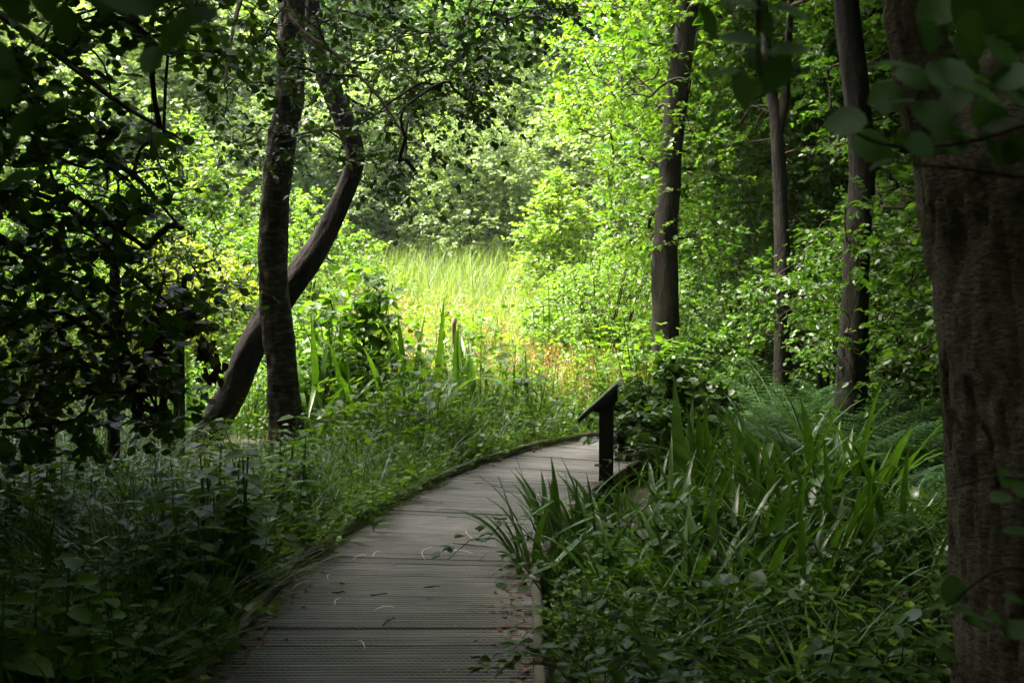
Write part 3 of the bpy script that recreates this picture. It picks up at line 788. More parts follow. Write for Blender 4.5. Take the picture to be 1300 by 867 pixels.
# ---------------------------------------------------------------- understorey shrubs (shared meshes)
def make_shrub(name, label, cat, rng, h, r, natt, leafm, size, m=4, q=8, L=.3, tpl=LEAF4, stems=6, low=.15, group=None, droop=.15, cone=0.0, updown=.35):
    """a many-stemmed bush at the origin"""
    root = empty(name, (0, 0, 0), label, cat, group)
    limbs = []; ac = Acc()
    for k in range(stems):
        a = rng.uniform(0, 6.28); o = rng.uniform(.3, .75) * r * (1 - cone)
        p = A([[.08 * math.cos(a), .08 * math.sin(a), -.05], [.3 * o * math.cos(a), .3 * o * math.sin(a), h * .3], [.65 * o * math.cos(a + .2), .65 * o * math.sin(a + .2), h * .58], [o * math.cos(a + .3), o * math.sin(a + .3), h * .85]])
        V, Fc = trunk_tube(p, A([.035, .028, .018, .008]) * (h / 3.5), sides=7, step=.15, amp=.1, seed=k * 1.7)
        ac.add(V, Fc); limbs.append(resample(p, A([1, 1, 1, 1.]), .2)[0][2:])
    u = unit(rng.normal(0, 1, (natt, 3))); rr = rng.random(natt) ** .45
    z = low * h + (h - low * h) * (.5 + .5 * u[:, 2] * rr)
    tt = (z / h)
    rad = np.sqrt(np.clip(1 - (2 * tt - 1) ** 2, .05, 1)) * (1 - cone) + cone * np.clip(1.05 - tt, .04, 1)
    lob = 1 + .5 * fbm(np.c_[u * 1.6, ][:, :3] + 4.2)
    at = np.c_[u[:, 0] * rr * r * rad * lob * 1.2, u[:, 1] * rr * r * rad * lob * 1.2, z]
    seg, R, tips, dirs = grow(limbs, at, rng, cap=.03 * h / 3)
    V, Fc = tubes(seg, R, 4); ac.add(V, Fc)
    lv, tw = sprays(tips, dirs, rng, m=m, L=L, q=q, size=size, droop=droop, tpl=tpl, updown=updown, twig_r=.002, twigs=natt < 130)
    if tw.V: ac.add(tw.V[0], tw.F[0])
    obj('stems', ac.mesh('stems', M['twig'], smooth=True), root)
    obj('foliage', lv.mesh('foliage', leafm), root)
    return root

def place(proto, spots, labels=(), group=None, rng=RNG, first=True):
    for i, (x, y, s) in enumerate(spots):
        lab_i = labels[i] if i < len(labels) and labels[i] else None
        rz = rng.uniform(0, 6.28); loc = on_ground(x, y)
        if i == 0 and first:
            proto.location = tuple(loc); proto.rotation_euler = (0, 0, rz); proto.scale = (s,) * 3; tgt = proto
        else: tgt = copy_tree(proto, loc, rz, s)
        todo.append((tgt, lab_i))

todo = []
def at_px(px, d): return (px - 650) / FPX * d
rng = np.random.default_rng(31)
g = 'hazel bushes filling the wood behind the right-hand trunks'
lab = 'leafy green hazel bush in the wood behind the right-hand trunks'
sa = make_shrub('hazel_bush', lab, 'bush', rng, 4.2, 1.9, 330, M['leaf_mid'], .075, group=g, stems=8)
sb = make_shrub('hazel_bush', lab, 'bush', rng, 3.4, 1.7, 300, M['leaf_mid'], .07, group=g, stems=8)
place(sa, [(at_px(930, 19), 19, 1), (at_px(1040, 17), 17, 1), (at_px(1130, 15), 15, 1.05), (at_px(1010, 23), 23, 1.2), (at_px(1110, 21), 21, 1.2), (at_px(1210, 17), 17, 1.1), (at_px(900, 26), 26, 1.3), (at_px(1290, 15), 15, 1.1), (at_px(1180, 26), 26, 1.4)], ['tall hazel bush between the edge tree and the forked trunk, well back', 'tall hazel bush right behind the forked trunk', 'tall hazel bush behind the straight brown trunk in the bracken', None, None, 'tall hazel bush behind the massive trunk, next to the bracken'], rng=rng)
place(sb, [(at_px(960, 16.5), 16.5, .8), (at_px(1150, 12.6), 12.6, .9), (at_px(1230, 11.5), 11.5, .95), (at_px(1060, 13.8), 13.8, .75), (at_px(1310, 10), 10, 1)], ['small hazel bush left of the forked trunk', 'hazel bush rising from the bracken right of the straight brown trunk', 'hazel bush close behind the massive trunk', 'small hazel bush between the forked trunk and the straight brown trunk'], rng=rng)

# shrubs lit in the glade
def one_shrub(px, d, **k):
    o = make_shrub(rng=rng, **k); o.location = tuple(on_ground(at_px(px, d), d)); o.rotation_euler = (0, 0, rng.uniform(0, 6)); return o
one_shrub(705, 23, name='glade_shrub', label='pointed yellow-green shrub standing in the meadow before the dark oak', cat='shrub', h=3.3, r=1.15, natt=230, leafm=M['leaf_yellow'], size=.085, cone=.75, L=.32, updown=.7, stems=7)
one_shrub(238, 21, name='glade_shrub', label='tall pale yellow-green shrub behind the rusty-tinged bush', cat='shrub', h=4.3, r=1.7, natt=330, leafm=M['leaf_yellow'], size=.085, cone=.5, L=.32, updown=.6, stems=8)
one_shrub(215, 16.5, name='rusty_bush', label='yellow bush with rusty red leaf tips left of the straight trunk', cat='bush', h=2.5, r=1.25, natt=260, leafm=M['leaf_rust'], size=.065, L=.28, stems=8)
one_shrub(300, 18.5, name='glade_shrub', label='rounded mid-green bush seen behind the straight dark trunk', cat='shrub', h=2.6, r=1.2, natt=240, leafm=M['leaf_bright'], size=.075, L=.28, stems=8)
one_shrub(385, 22, name='glade_shrub', label='bright green bush in the gap between the straight and leaning trunks', cat='shrub', h=2.9, r=1.3, natt=220, leafm=M['leaf_bright'], size=.08, L=.3, stems=7)
one_shrub(110, 19, name='glade_shrub', label='light green bush showing through the dark hanging branches', cat='shrub', h=3.6, r=1.8, natt=320, leafm=M['leaf_bright'], size=.08, L=.3, stems=8)
one_shrub(20, 15, name='glade_shrub', label='light green bush at the back of the dark small-leaved tree', cat='shrub', h=3.0, r=1.6, natt=280, leafm=M['leaf_bright'], size=.075, L=.3, stems=8)
one_shrub(455, 13.6, name='leafy_sapling', label='leafy sapling with large light green leaves right of the leaning trunk', cat='sapling', h=2.2, r=.6, natt=80, leafm=M['leaf_bright'], size=.14, L=.28, q=5, m=3, stems=6)
one_shrub(432, 13.5, name='low_bush', label='dark green low bush between the leaning trunk and the leafy sapling', cat='bush', h=1.1, r=.55, natt=90, leafm=M['leaf_mid'], size=.10, L=.24, q=6, stems=6)
one_shrub(770, 16.5, name='small_leaved_bush', label='small-leaved bush with glinting leaves left of the bright-leaved edge tree', cat='bush', h=2.3, r=1.1, natt=280, leafm=M['leaf_bright'], size=.05, L=.25, q=10, stems=8)
one_shrub(765, 19.5, name='small_leaved_bush', label='yellow-green bush between the pointed shrub and the edge tree', cat='bush', h=1.8, r=1.0, natt=200, leafm=M['leaf_yellow'], size=.06, L=.26, q=9, stems=8)
one_shrub(905, 14.6, name='low_bush', label='low broad-leaved bush at the foot of the edge tree', cat='bush', h=1.35, r=.9, natt=120, leafm=M['leaf_mid'], size=.085, L=.25, q=6, stems=6)
one_shrub(850, 11.2, name='low_bush', label='dark glossy bush just behind the lectern', cat='bush', h=1.05, r=.65, natt=110, leafm=M['bramble'], size=.085, L=.22, q=6, stems=6, tpl=ROUND)

# ---------------------------------------------------------------- trees round the glade and in the wood (shared meshes)
def make_big(name, label, rng, h, r, low, natt, leafm, size, m=4, q=9, L=.8, tpl=LEAF2, group=None, lobes=9, droop=.2, tr=.16):
    root = empty(name, (0, 0, 0), label, 'tree', group)
    p = A([[0, 0, -.2], [.05, .02, h * .2], [-.1, .1, h * .45], [.1, -.05, h * .7], [0, 0, h * .93]])
    V, Fc = trunk_tube(p, A([tr * 1.25, tr, tr * .8, tr * .5, tr * .15]), sides=14, step=.15, amp=.14, seed=h)
    obj('trunk', mesh('trunk', V, Fc, M['bark'], smooth=True), root)
    lb = []
    for k in range(lobes):
        a = k * 2.4 + rng.uniform(-.4, .4); z = low * h + (1 - low) * h * (.12 + .8 * ((k + .5) / lobes)); f = math.sqrt(max(.15, 1 - (2 * (z / h - low) / (1 - low) - .75) ** 2))
        lb.append((math.cos(a) * r * .52 * f, math.sin(a) * r * .52 * f, z, r * .6 * (.75 + .4 * rng.random()), r * .6, h * (1 - low) * .17, natt // lobes))
    at = ellipsoids(rng, lb, .35)
    q0, _ = resample(p, A([1.] * 5), .3)
    seg, R, tips, dirs = grow([q0[q0[:, 2] > low * h * .8]], at, rng, cap=tr * .5, r_tip=.006)
    V, Fc = tubes(seg, R, 4)
    obj('branches', mesh('branches', V, Fc, M['twig'], smooth=True), root)
    lv, _ = sprays(tips, dirs, rng, m=m, L=L, q=q, size=size, droop=droop, tpl=tpl, twigs=False, flat=.7)
    obj('crown', lv.mesh('crown', leafm), root)
    return root
rng = np.random.default_rng(41)
gb = 'trees along the far side of the meadow'
willow = make_big('willow_tree', 'grey-green willow on the far side of the meadow', rng, 8.5, 3.4, .04, 900, M['leaf_willow'], .17, tpl=LONG2 if False else LEAF2, group='willows along the far side of the meadow', lobes=14, L=.7)
oak = make_big('oak_tree', 'dense dark green oak rising beyond the meadow', rng, 13, 4.6, .1, 1100, M['leaf_oak'], .24, group='oaks beyond the meadow', lobes=16, L=.9, tr=.3)
ash = make_big('ash_tree', 'tall pale yellow-green tree beyond the meadow', rng, 14, 4.2, .12, 1000, M['leaf_ash'], .22, group='pale trees beyond the meadow', lobes=14, L=.9, tr=.26)
wood = make_big('wood_tree', 'tall leafy tree in the wood around the boardwalk', rng, 10.5, 3.6, .28, 900, M['leaf_mid'], .21, group='trees of the wood around the boardwalk', lobes=12, L=.7, tr=.16)
place(willow, [(at_px(600, 30), 30, .55), (at_px(520, 33), 33, .8), (at_px(250, 33), 33, 1.05), (at_px(160, 30), 30, .9), (at_px(440, 31), 31, .62), (at_px(660, 35), 35, .8), (at_px(30, 31), 31, 1.0), (at_px(340, 30), 30, .6), (at_px(745, 31), 31, .62), (at_px(700, 33), 33, .7), (at_px(820, 30), 30, .6), (-17, 24, .9)], ['rounded grey-green willow bush at the back edge of the reeds', 'grey-green willow rising behind the rounded willow bush', 'tall grey willow behind the tall pale yellow-green shrub', 'grey willow seen through the dark hanging branches', 'small willow bush behind the leafy sapling', 'grey-green willow between the rounded willow bush and the dense oak', None, 'small willow bush behind the straight dark trunk'], rng=rng)
place(oak, [(at_px(690, 38), 38, 1.0), (at_px(800, 34), 34, .95), (at_px(400, 40), 40, 1.0), (at_px(900, 38), 38, 1.1), (at_px(-60, 40), 40, 1.1), (at_px(1030, 36), 36, 1.05), (at_px(1180, 36), 36, 1.1), (at_px(1330, 34), 34, 1.1), (at_px(610, 52), 52, 1.2), (at_px(800, 52), 52, 1.2), (at_px(1000, 52), 52, 1.2)], ['dense bluish green oak behind the pointed yellow-green shrub', 'dense dark oak behind the bright-leaved edge tree', 'dark oak beyond the meadow behind the leaning trunk'], rng=rng)
ring = [(-20 + 1.5 * math.sin(k * 5), -14 + 6.2 * k, 1 + .1 * math.sin(k * 3)) for k in range(6)] + [(20 + 1.5 * math.sin(k * 4), -14 + 6.2 * k, 1 + .1 * math.cos(k * 3)) for k in range(7)] + [(-15 + 6 * k, -18 + 1.5 * math.sin(k * 7), 1.05) for k in range(6)]
ring += [(-26, -6, 1.2), (-27, 6, 1.2), (-25, 17, 1.1), (27, -3, 1.2), (26, 9, 1.2), (27, 21, 1.2), (-9, -25, 1.2), (3, -26, 1.2)]
place(oak, ring, ['dense dark oak in the wood that surrounds the boardwalk'] * len(ring), rng=rng, first=False)
place(ash, [(at_px(540, 46), 46, 1.0), (at_px(300, 44), 44, 1.0), (at_px(180, 42), 42, .95), (at_px(480, 54), 54, 1.2), (at_px(60, 46), 46, 1.1), (at_px(360, 56), 56, 1.3), (at_px(200, 58), 58, 1.3), (at_px(1150, 50), 50, 1.2), (at_px(-80, 54), 54, 1.3), (at_px(700, 60), 60, 1.3)], rng=rng)
place(wood, [(6.6, 8.6, 1), (5.3, 17, 1.0), (7.4, 12.6, 1.0), (-4.2, -1.8, .95), (8.2, 6.0, 1.05), (5.2, .2, .95), (-3.2, .2, .95), (4.6, 3.2, .9), (-5.2, 3.2, .95), (9.5, 14, 1.1), (8, 19, 1.05), (12, 22, 1.2), (6.4, 4.5, .95), (5.5, -1.5, 1), (1.5, -5.5, 1.05), (-3.5, -4, 1), (-7, .5, 1.05), (-8, 6, 1.05), (-9.5, 11, 1.1), (-1, -10, 1.2), (6, -8, 1.1), (-9, -6, 1.15), (11, 3, 1.1), (-12, 3, 1.1), (5.6, 25, 1.0), (-13.5, 15, 1.1), (14, 13, 1.2)], ['tall leafy tree behind the massive trunk, above the hazel bushes', 'tall leafy tree standing behind the straight brown trunk', 'tall leafy tree beyond the bracken, behind the massive trunk'], rng=rng)
#SECTION_PLANTS
# ---------------------------------------------------------------- lectern beside the boardwalk
def build_lectern():
    d = 9.55; b = P(769.5, 620, d); b[2] = float(gz(b[0], b[1]))
    root = empty('lectern', b, 'black timber lectern with a slanted reading panel on a single post beside the boardwalk', 'lectern')
    root.rotation_euler = (0, 0, math.radians(-7.6))
    k = d / FPX
    def L(px, py): q = P(px, py, d); return (q[0] - b[0], q[2] - b[2])
    def prism(name, outline, y0, y1, mat, bev=.004, parent=root):
        n = len(outline); o = A(outline); c = o.mean(0)
        V = []; ins = o + (c - o) / (np.linalg.norm(c - o, axis=1, keepdims=True)) * bev
        rings = [(ins, y0), (o, y0 + bev), (o, y1 - bev), (ins, y1)]
        for r, y in rings: V += [[p[0], y, p[1]] for p in r]
        bm_f = []
        for r in range(3):
            for j in range(n): bm_f.append([r * n + j, r * n + (j + 1) % n, (r + 1) * n + (j + 1) % n, (r + 1) * n + j])
        me = bpy.data.meshes.new(name); me.from_pydata(V, [], bm_f + [list(range(n))[::-1], list(range(3 * n, 4 * n))]); me.materials.append(mat); me.update()
        return obj(name, me, parent)
    hw = .0595
    zt = L(769, 500)[1]
    prism('post', [(-hw, -.06), (hw, -.06), (hw, zt + .02), (-hw, zt - .06)], -.05, .05, M['stain'])
    # cheek under the panel
    prism('bracket', [L(750, 521), L(760.5, 523.5), L(779, 515), L(784.5, 507), L(783.5, 492), L(776, 498)], -.052, .052, M['stain'], .003)
    a, c = A(L(736.5, 531)), A(L(786, 486))
    v = (c - a) / np.linalg.norm(c - a); nn = A([-v[1], v[0]])
    pn = prism('panel', [a - nn * .018, c - nn * .018, c + nn * .014, a + nn * .014], -.27, .27, M['stain'], .003)
    prism('printed_sheet', [a + v * .03 + nn * .0145, c - v * .03 + nn * .0145, c - v * .03 + nn * .018, a + v * .03 + nn * .018], -.24, .24, M['screen'], .0008, pn)
    prism('end_cap', [c - nn * .021 + v * .002, c - nn * .021 + v * .018, c + nn * .02 + v * .018, c + nn * .02 + v * .002], -.272, .272, M['metal'], .002, pn)
build_lectern()
b = P(575, 432, 14.6); bz = float(gz(b[0], b[1]))
def build_marker():
    top = P(575, 404, 14.6)[2]
    p = A([[0, 0, -.1], [0, 0, .3], [.01, 0, .7], [.015, 0, top - bz - .015], [.015, 0, top - bz]])
    V, Fc = trunk_tube(p, A([.036, .034, .033, .032, .027]), sides=12, step=.08, amp=.05)
    n = 12; c = len(V); V = np.vstack([V, p[-1:]]); last = c - n
    Fc = np.vstack([Fc, A([[last + j, last + (j + 1) % n, c] for j in range(n)])])
    tag(obj('marker_post', mesh('marker_post', V, Fc, M['post'], smooth=False), None, (b[0], b[1], bz)), 'short brown wooden post standing in the meadow grass', 'post')
build_marker()

# ---------------------------------------------------------------- plant templates (unit height)
def tpl_nettle(rng, pairs=8, ll=.19, hang=.35, tpl=LEAF4):
    ac = Acc()
    zz = np.linspace(.25, 1, pairs)
    for i, z in enumerate(zz):
        for k in range(2):
            a = i * 1.57 + k * math.pi + rng.normal(0, .2)
            dv = A([[math.cos(a), math.sin(a), -hang * (1.2 - z) + rng.normal(0, .15)]])
            sz = A([ll * (1.15 - .55 * (z - .25)) * rng.uniform(.8, 1.1)])
            V, Fc, R = leaves(A([[0.03 * math.cos(i), 0.03 * math.sin(i), z]]), dv, A([[0, 0, 1.0]]) + rng.normal(0, .15, (1, 3)), sz, tpl, rng.random(1)); ac.add(V, Fc, R)
    V, Fc = tubes(A([[[0, 0, 0], [.01, .01, .5], [0, 0, 1]]]), A([[.012, .010, .005]]), 3); ac.add(V, Fc, np.full(len(V), .3))
    return np.concatenate(ac.V), np.concatenate(ac.F), np.concatenate(ac.R)
def tpl_bramble(rng, n=9, ll=.10):
    ac = Acc()
    t = np.linspace(0, 1, 6); c = np.stack([t * .9, .05 * np.sin(t * 4), .75 * np.sin(t * 2.3)], -1)
    V, Fc = tubes(c[None], np.linspace(.009, .004, 6)[None], 3); ac.add(V, Fc, np.full(len(V), .8))
    for i in range(n):
        s = (i + 1) / n; p = A([np.interp(s, t, c[:, k]) for k in range(3)]); a0 = (1 if i % 2 else -1) * rng.uniform(.5, 1.3)
        st = p + A([math.cos(a0), math.sin(a0), .15]) * .09
        for k in (-1, 0, 1):
            a = a0 + k * .95
            V, Fc, R = leaves(st[None], A([[math.cos(a), math.sin(a), rng.normal(-.1, .15)]]), A([[0, 0, 1.0]]) + rng.normal(0, .25, (1, 3)), A([ll * rng.uniform(.8, 1.15)]), ROUND if k == 0 else LEAF4, rng.random(1)); ac.add(V, Fc, R)
    return np.concatenate(ac.V), np.concatenate(ac.F), np.concatenate(ac.R)
def tpl_herb(rng, n=14, ll=.2, tpl=LEAF2):
    """loose bushy herb"""
    ac = Acc()
    for i in range(n):
        z = rng.uniform(.2, 1); a = rng.uniform(0, 6.28); r = .22 * rng.random()
        V, Fc, R = leaves(A([[r * math.cos(a), r * math.sin(a), z]]), A([[math.cos(a), math.sin(a), rng.normal(.1, .35)]]), A([[0, 0, 1.0]]) + rng.normal(0, .4, (1, 3)), A([ll * rng.uniform(.6, 1.2)]), tpl, rng.random(1)); ac.add(V, Fc, R)
    for k in range(1):
        a = rng.uniform(0, 6.28)
        V, Fc = tubes(A([[[0, 0, 0], [.1 * math.cos(a), .1 * math.sin(a), .5], [.16 * math.cos(a), .16 * math.sin(a), .95]]]), A([[.008, .007, .004]]), 3); ac.add(V, Fc, np.full(len(V), .4))
    return np.concatenate(ac.V), np.concatenate(ac.F), np.concatenate(ac.R)
rng = np.random.default_rng(51)
NET = [tpl_nettle(rng) for k in range(4)]
BRM = [tpl_bramble(rng) for k in range(4)]
HRB = [tpl_herb(rng) for k in range(4)]
HRBS = [tpl_herb(rng, 24, .085) for k in range(4)]
HRBF = [tpl_herb(rng, 27, .09, LEAF4) for k in range(4)]
NETF = [tpl_nettle(rng, 12, .11) for k in range(3)]
HRB4 = [tpl_herb(rng, 16, .15, LEAF4) for k in range(4)]

def region(rng, n, x0, x1, y0, y1, margin=.05, px=None):
    """random ground spots off the boardwalk; px optional (lo,hi) photo columns to keep"""
    x = rng.uniform(x0, x1, n); y = rng.uniform(y0, y1, n)
    k = path_dist(x, y) > HALF + margin
    if px is not None:
        c = x / y * FPX + 650; k &= (c > px[0]) & (c < px[1])
    x, y = x[k], y[k]
    return np.stack([x, y, gz(x, y)], -1)
def patchy(p, f, th, seed=0.0):
    return p[fbm(np.c_[p[:, :2] * f, np.full(len(p), seed)], 3) > th]
def add_scatter(acc, tpls, pos, s0, s1, rng, tilt=.12, keepr=.35):
    idx = rng.integers(0, len(tpls), len(pos))
    for k, t in enumerate(tpls):
        p = pos[idx == k]
        if len(p): acc.add(*scatter(t, p, rng.uniform(0, 6.28, len(p)), rng.uniform(s0, s1, len(p)) * np.clip(1 + 1.5 * fbm(np.c_[p[:, :2] * 1.3, np.full(len(p), s0 * 31)], 2), .55, 1.55), rng.normal(0, tilt, (len(p), 2)), rng=rng, keepr=keepr))
def add_blades(acc, root, h0, h1, w0, w1, b0, b1, rng, seg=3):
    n = len(root); a = rng.uniform(0, 6.28, n)
    acc.add(*blades(root, rng.uniform(h0, h1, n), rng.uniform(w0, w1, n), np.stack([np.cos(a), np.sin(a), 0 * a], -1), rng.uniform(b0, b1, n), seg, rng=rng))
def stuff(name, acc, mat, label=None, cat=None):
    o = tag(obj(name, acc.mesh(name, mat)), label, cat, kind='stuff'); return o

rng = np.random.default_rng(52)
def off_feet(p):
    "keeps tall growth away from the feet of the pair of trees on the left"
    c = p[:, 0] / p[:, 1] * FPX + 650
    return p[~((c > 225) & (c < 420) & (p[:, 1] > 8.2) & (p[:, 1] < 13.4))]
def low_near(p):
    "keeps the tall growth off the strip that the lectern and the bend show behind"
    c = p[:, 0] / p[:, 1] * FPX + 650
    k = (c > 690) & (c < 850) & (p[:, 1] > 7.6) & (p[:, 1] < 13)
    k |= (c > 780) & (c < 1190) & (p[:, 1] > 5.6) & (p[:, 1] < 9.2) & (np.arange(len(p)) % 5 < 3)
    return p[~k]
# left undergrowth: broad leaves close by, finer growth beyond, glade light put into its colour
VIEW = (-120, 1420)
ac = Acc()
add_scatter(ac, NET, off_feet(region(rng, 1900, -6, .4, 2.4, 8.2, .06, (-120, 640))), .35, .62, rng)
add_scatter(ac, HRB4, region(rng, 1500, -6, .4, 2.4, 8.2, .06, (-120, 640)), .25, .48, rng)
add_scatter(ac, HRB4, region(rng, 2000, -2.6, .2, 3.4, 8.6, -.04, (150, 640)), .14, .3, rng)
stuff('undergrowth', ac, M['herb'], 'dark green nettles and leafy herbs left of the boardwalk', 'undergrowth')
ac = Acc()
add_scatter(ac, NETF, off_feet(region(rng, 700, -9, 1, 7.6, 13.2, .06, (-120, 640))), .35, .62, rng)
add_scatter(ac, HRBF, region(rng, 1500, -9, 1, 7.6, 13.2, .04, (-120, 640)), .22, .46, rng)
add_scatter(ac, HRB4, region(rng, 1500, -2.2, 1, 8, 13.2, -.04, (330, 700)), .14, .28, rng)
stuff('undergrowth', ac, M['herb_bright'], 'lighter fine-leaved herbs between the pair of trees and the boardwalk', 'undergrowth')
ac = Acc()
add_blades(ac, off_feet(region(rng, 9000, -9, 1.2, 7.8, 13.6, .02, (-120, 700))), .35, .85, .006, .013, .2, 1.1, rng, 4)
add_blades(ac, region(rng, 5000, -2.6, 1.0, 7.8, 13.6, -.03, (200, 720)), .2, .5, .004, .009, .3, 1.2, rng, 4)
stuff('grass', ac, M['grass'], 'lighter green grass between the pair of trees and the boardwalk', 'grass')
ac = Acc()
add_blades(ac, region(rng, 6000, -6, .4, 2.4, 8.2, .04, (-120, 640)), .4, .95, .007, .016, .2, 1.1, rng, 5)
add_blades(ac, region(rng, 3000, -2.6, .2, 3, 8.2, -.02, (-120, 640)), .2, .5, .004, .008, .2, 1.0, rng, 3)
for k in range(150):
    x_, d_ = rng.uniform(-60, 640), rng.uniform(3.4, 12.5); c_ = A([at_px(x_, d_), d_, 0]); c_[2] = gz(c_[0], c_[1])
    if path_dist(c_[:1], c_[1:2])[0] < HALF + .12 or (225 < x_ < 420 and d_ > 9): continue
    rt = c_ + rng.normal(0, .07, (34, 3)) * A([1, 1, 0]); add_blades(ac, rt, .5, .95, .008, .017, .3, 1.3, rng, 6)
stuff('grass', ac, M['grass_dark'], 'long dark grass and sedge among the nettles left of the boardwalk', 'grass')
# right undergrowth
ac = Acc()
add_scatter(ac, BRM, low_near(region(rng, 1600, 0, 7, 2.6, 12.6, .12, (600, 1420))), .35, .6, rng, keepr=.5)
add_scatter(ac, HRB4, low_near(region(rng, 2600, 0, 7.5, 2.6, 12.6, .12, (600, 1420))), .22, .45, rng)
add_scatter(ac, NET, low_near(region(rng, 1300, 0, 7.5, 2.6, 12.6, .14, (600, 1420))), .3, .52, rng)
stuff('undergrowth', ac, M['bramble'], 'shaded brambles and herbs right of the boardwalk', 'undergrowth')
ac = Acc()
add_blades(ac, region(rng, 2600, 0, 7.5, 2.6, 12.8, .05, (600, 1420)), .3, .65, .006, .014, .3, 1.2, rng, 5)
for k in range(20):
    x_, d_ = rng.uniform(680, 1220), rng.uniform(4.2, 11); c_ = A([at_px(x_, d_), d_, 0]); c_[2] = gz(c_[0], c_[1])
    if path_dist(c_[:1], c_[1:2])[0] < HALF + .15 or (690 < x_ < 850 and d_ > 7.6): continue
    rt = c_ + rng.normal(0, .07, (26, 3)) * A([1, 1, 0]); add_blades(ac, rt, .5, .9, .010, .022, .5, 1.5, rng, 6)
stuff('grass', ac, M['grass_dark'], 'dark grass blades among the brambles right of the boardwalk', 'grass')
# undergrowth behind the bend on the right
ac = Acc()
add_scatter(ac, HRB, region(rng, 2200, 2.0, 11, 13.6, 24, .12, (780, 1420)), .5, 1.0, rng)
add_scatter(ac, BRM, region(rng, 350, 2.0, 10, 13.6, 20, .12, (780, 1420)), .7, 1.1, rng, keepr=.5)
stuff('undergrowth', ac, M['leaf_mid'], 'light green herbs under the trees beyond the bend', 'undergrowth')
# bright herbs between the boardwalk and the meadow
ac = Acc()
add_scatter(ac, HRB4, off_feet(region(rng, 700, -6, 3.2, 11.0, 13.2, .06, (230, 860))), .4, .75, rng)
add_scatter(ac, HRBF, off_feet(region(rng, 1400, -6, 3.4, 12.6, 18, .10, (230, 870))), .65, 1.15, rng)
add_scatter(ac, NETF, off_feet(region(rng, 600, -6, 3.2, 12.2, 17, .12, (230, 860))), .45, .8, rng)
stuff('tall_herbs', ac, M['herb_bright'], 'sunlit yellow-green herbs on the far side of the bend', 'herbs')
ac = Acc()
add_blades(ac, off_feet(region(rng, 14000, -7, 3.4, 10.5, 19, .04, (180, 880))), .35, .9, .007, .014, .15, .7, rng, 4)
stuff('grass', ac, M['grass'], 'mid-green tall grass between the bend and the meadow', 'grass')
# meadow
ac = Acc()
add_blades(ac, region(rng, 46000, -14, 7, 16, 31.5, .1, (-60, 900)), .6, 1.15, .010, .022, .1, .6, rng, 2)
stuff('meadow_grass', ac, M['meadow'], 'pale yellow-green meadow grass in the sunlit clearing', 'grass')
ac = Acc()
add_scatter(ac, HRBS, patchy(region(rng, 3400, -12, 5, 15.5, 26, .1, (-60, 900)), .35, -.1, 2.0), .55, .95, rng)
stuff('meadow_herbs', ac, M['leaf_yellow'], 'yellow-green leafy herbs in the sunlit clearing', 'herbs')
ac = Acc()
add_blades(ac, region(rng, 7000, -6, 4.5, 24, 31, .1, (440, 820)), 1.0, 1.8, .016, .03, .1, .6, rng, 4)
add_blades(ac, region(rng, 6000, -6, 4.5, 18, 25, .1, (440, 820)), .9, 1.45, .012, .024, .1, .7, rng, 4)
stuff('reeds', ac, M['reed'], 'tall bright reeds at the back of the clearing', 'reeds')
ac = Acc()
add_blades(ac, region(rng, 11000, -4.5, 3.6, 13.9, 23, .2, (430, 840)), .7, 1.25, .005, .011, .1, .8, rng, 3)
stuff('meadow_grass', ac, M['hay'], 'thin straw-coloured grass stems at the near side of the clearing', 'grass')
# reddish seed heads in the meadow
ac = Acc()
hd = patchy(region(rng, 5200, -4, 3.5, 13.8, 23, .1, (430, 830)), .5, -.02, 5.0)
n = len(hd); hh = rng.uniform(.6, 1.0, n)
V, Fc = tubes(np.stack([hd, hd + A([0, 0, 1.0]) * hh[:, None] * .6, hd + A([0, 0, 1.0]) * hh[:, None] + rng.normal(0, .05, (n, 3))], 1), np.repeat(A([[.004, .003, .003]]), n, 0), 3); ac.add(V, Fc, np.repeat(rng.random(n), 9))
for k in range(7):
    p = hd + A([0, 0, 1.0]) * (hh * (.62 + .06 * k))[:, None]
    ac.add(*leaves(p, rng.normal(0, 1, (n, 3)) + A([0, 0, 1.2]), rng.normal(0, 1, (n, 3)), np.full(n, .05), LEAF2, rng.random(n)))
stuff('seed_heads', ac, M['seed'], 'reddish brown seed heads standing in the meadow grass', 'seed heads')
# yellow flowers
ac = Acc()
fl = region(rng, 150, -4, 3, 10.5, 18, .15, (330, 900)); n = len(fl); fl[:, 2] += rng.uniform(.45, .85, n)
for k in range(5):
    a = k * 1.257 + rng.uniform(0, 6, n)
    ac.add(*leaves(fl, np.stack([np.cos(a), np.sin(a), .3 + 0 * a], -1), np.tile(A([[0, 0, 1.0]]), (n, 1)), np.full(n, .018), LEAF2, rng.random(n)))
V, Fc = tubes(np.stack([fl - A([0, 0, .5]), fl - A([0, 0, .2]), fl], 1), np.full((n, 3), .002), 3)
fo = stuff('meadow_flowers', ac, M['flower'], 'small yellow flowers dotted among the sunlit herbs', 'flowers')
obj('flower_stalks', mesh('flower_stalks', V, Fc, M['grass'], np.full(len(V), .5)), fo)

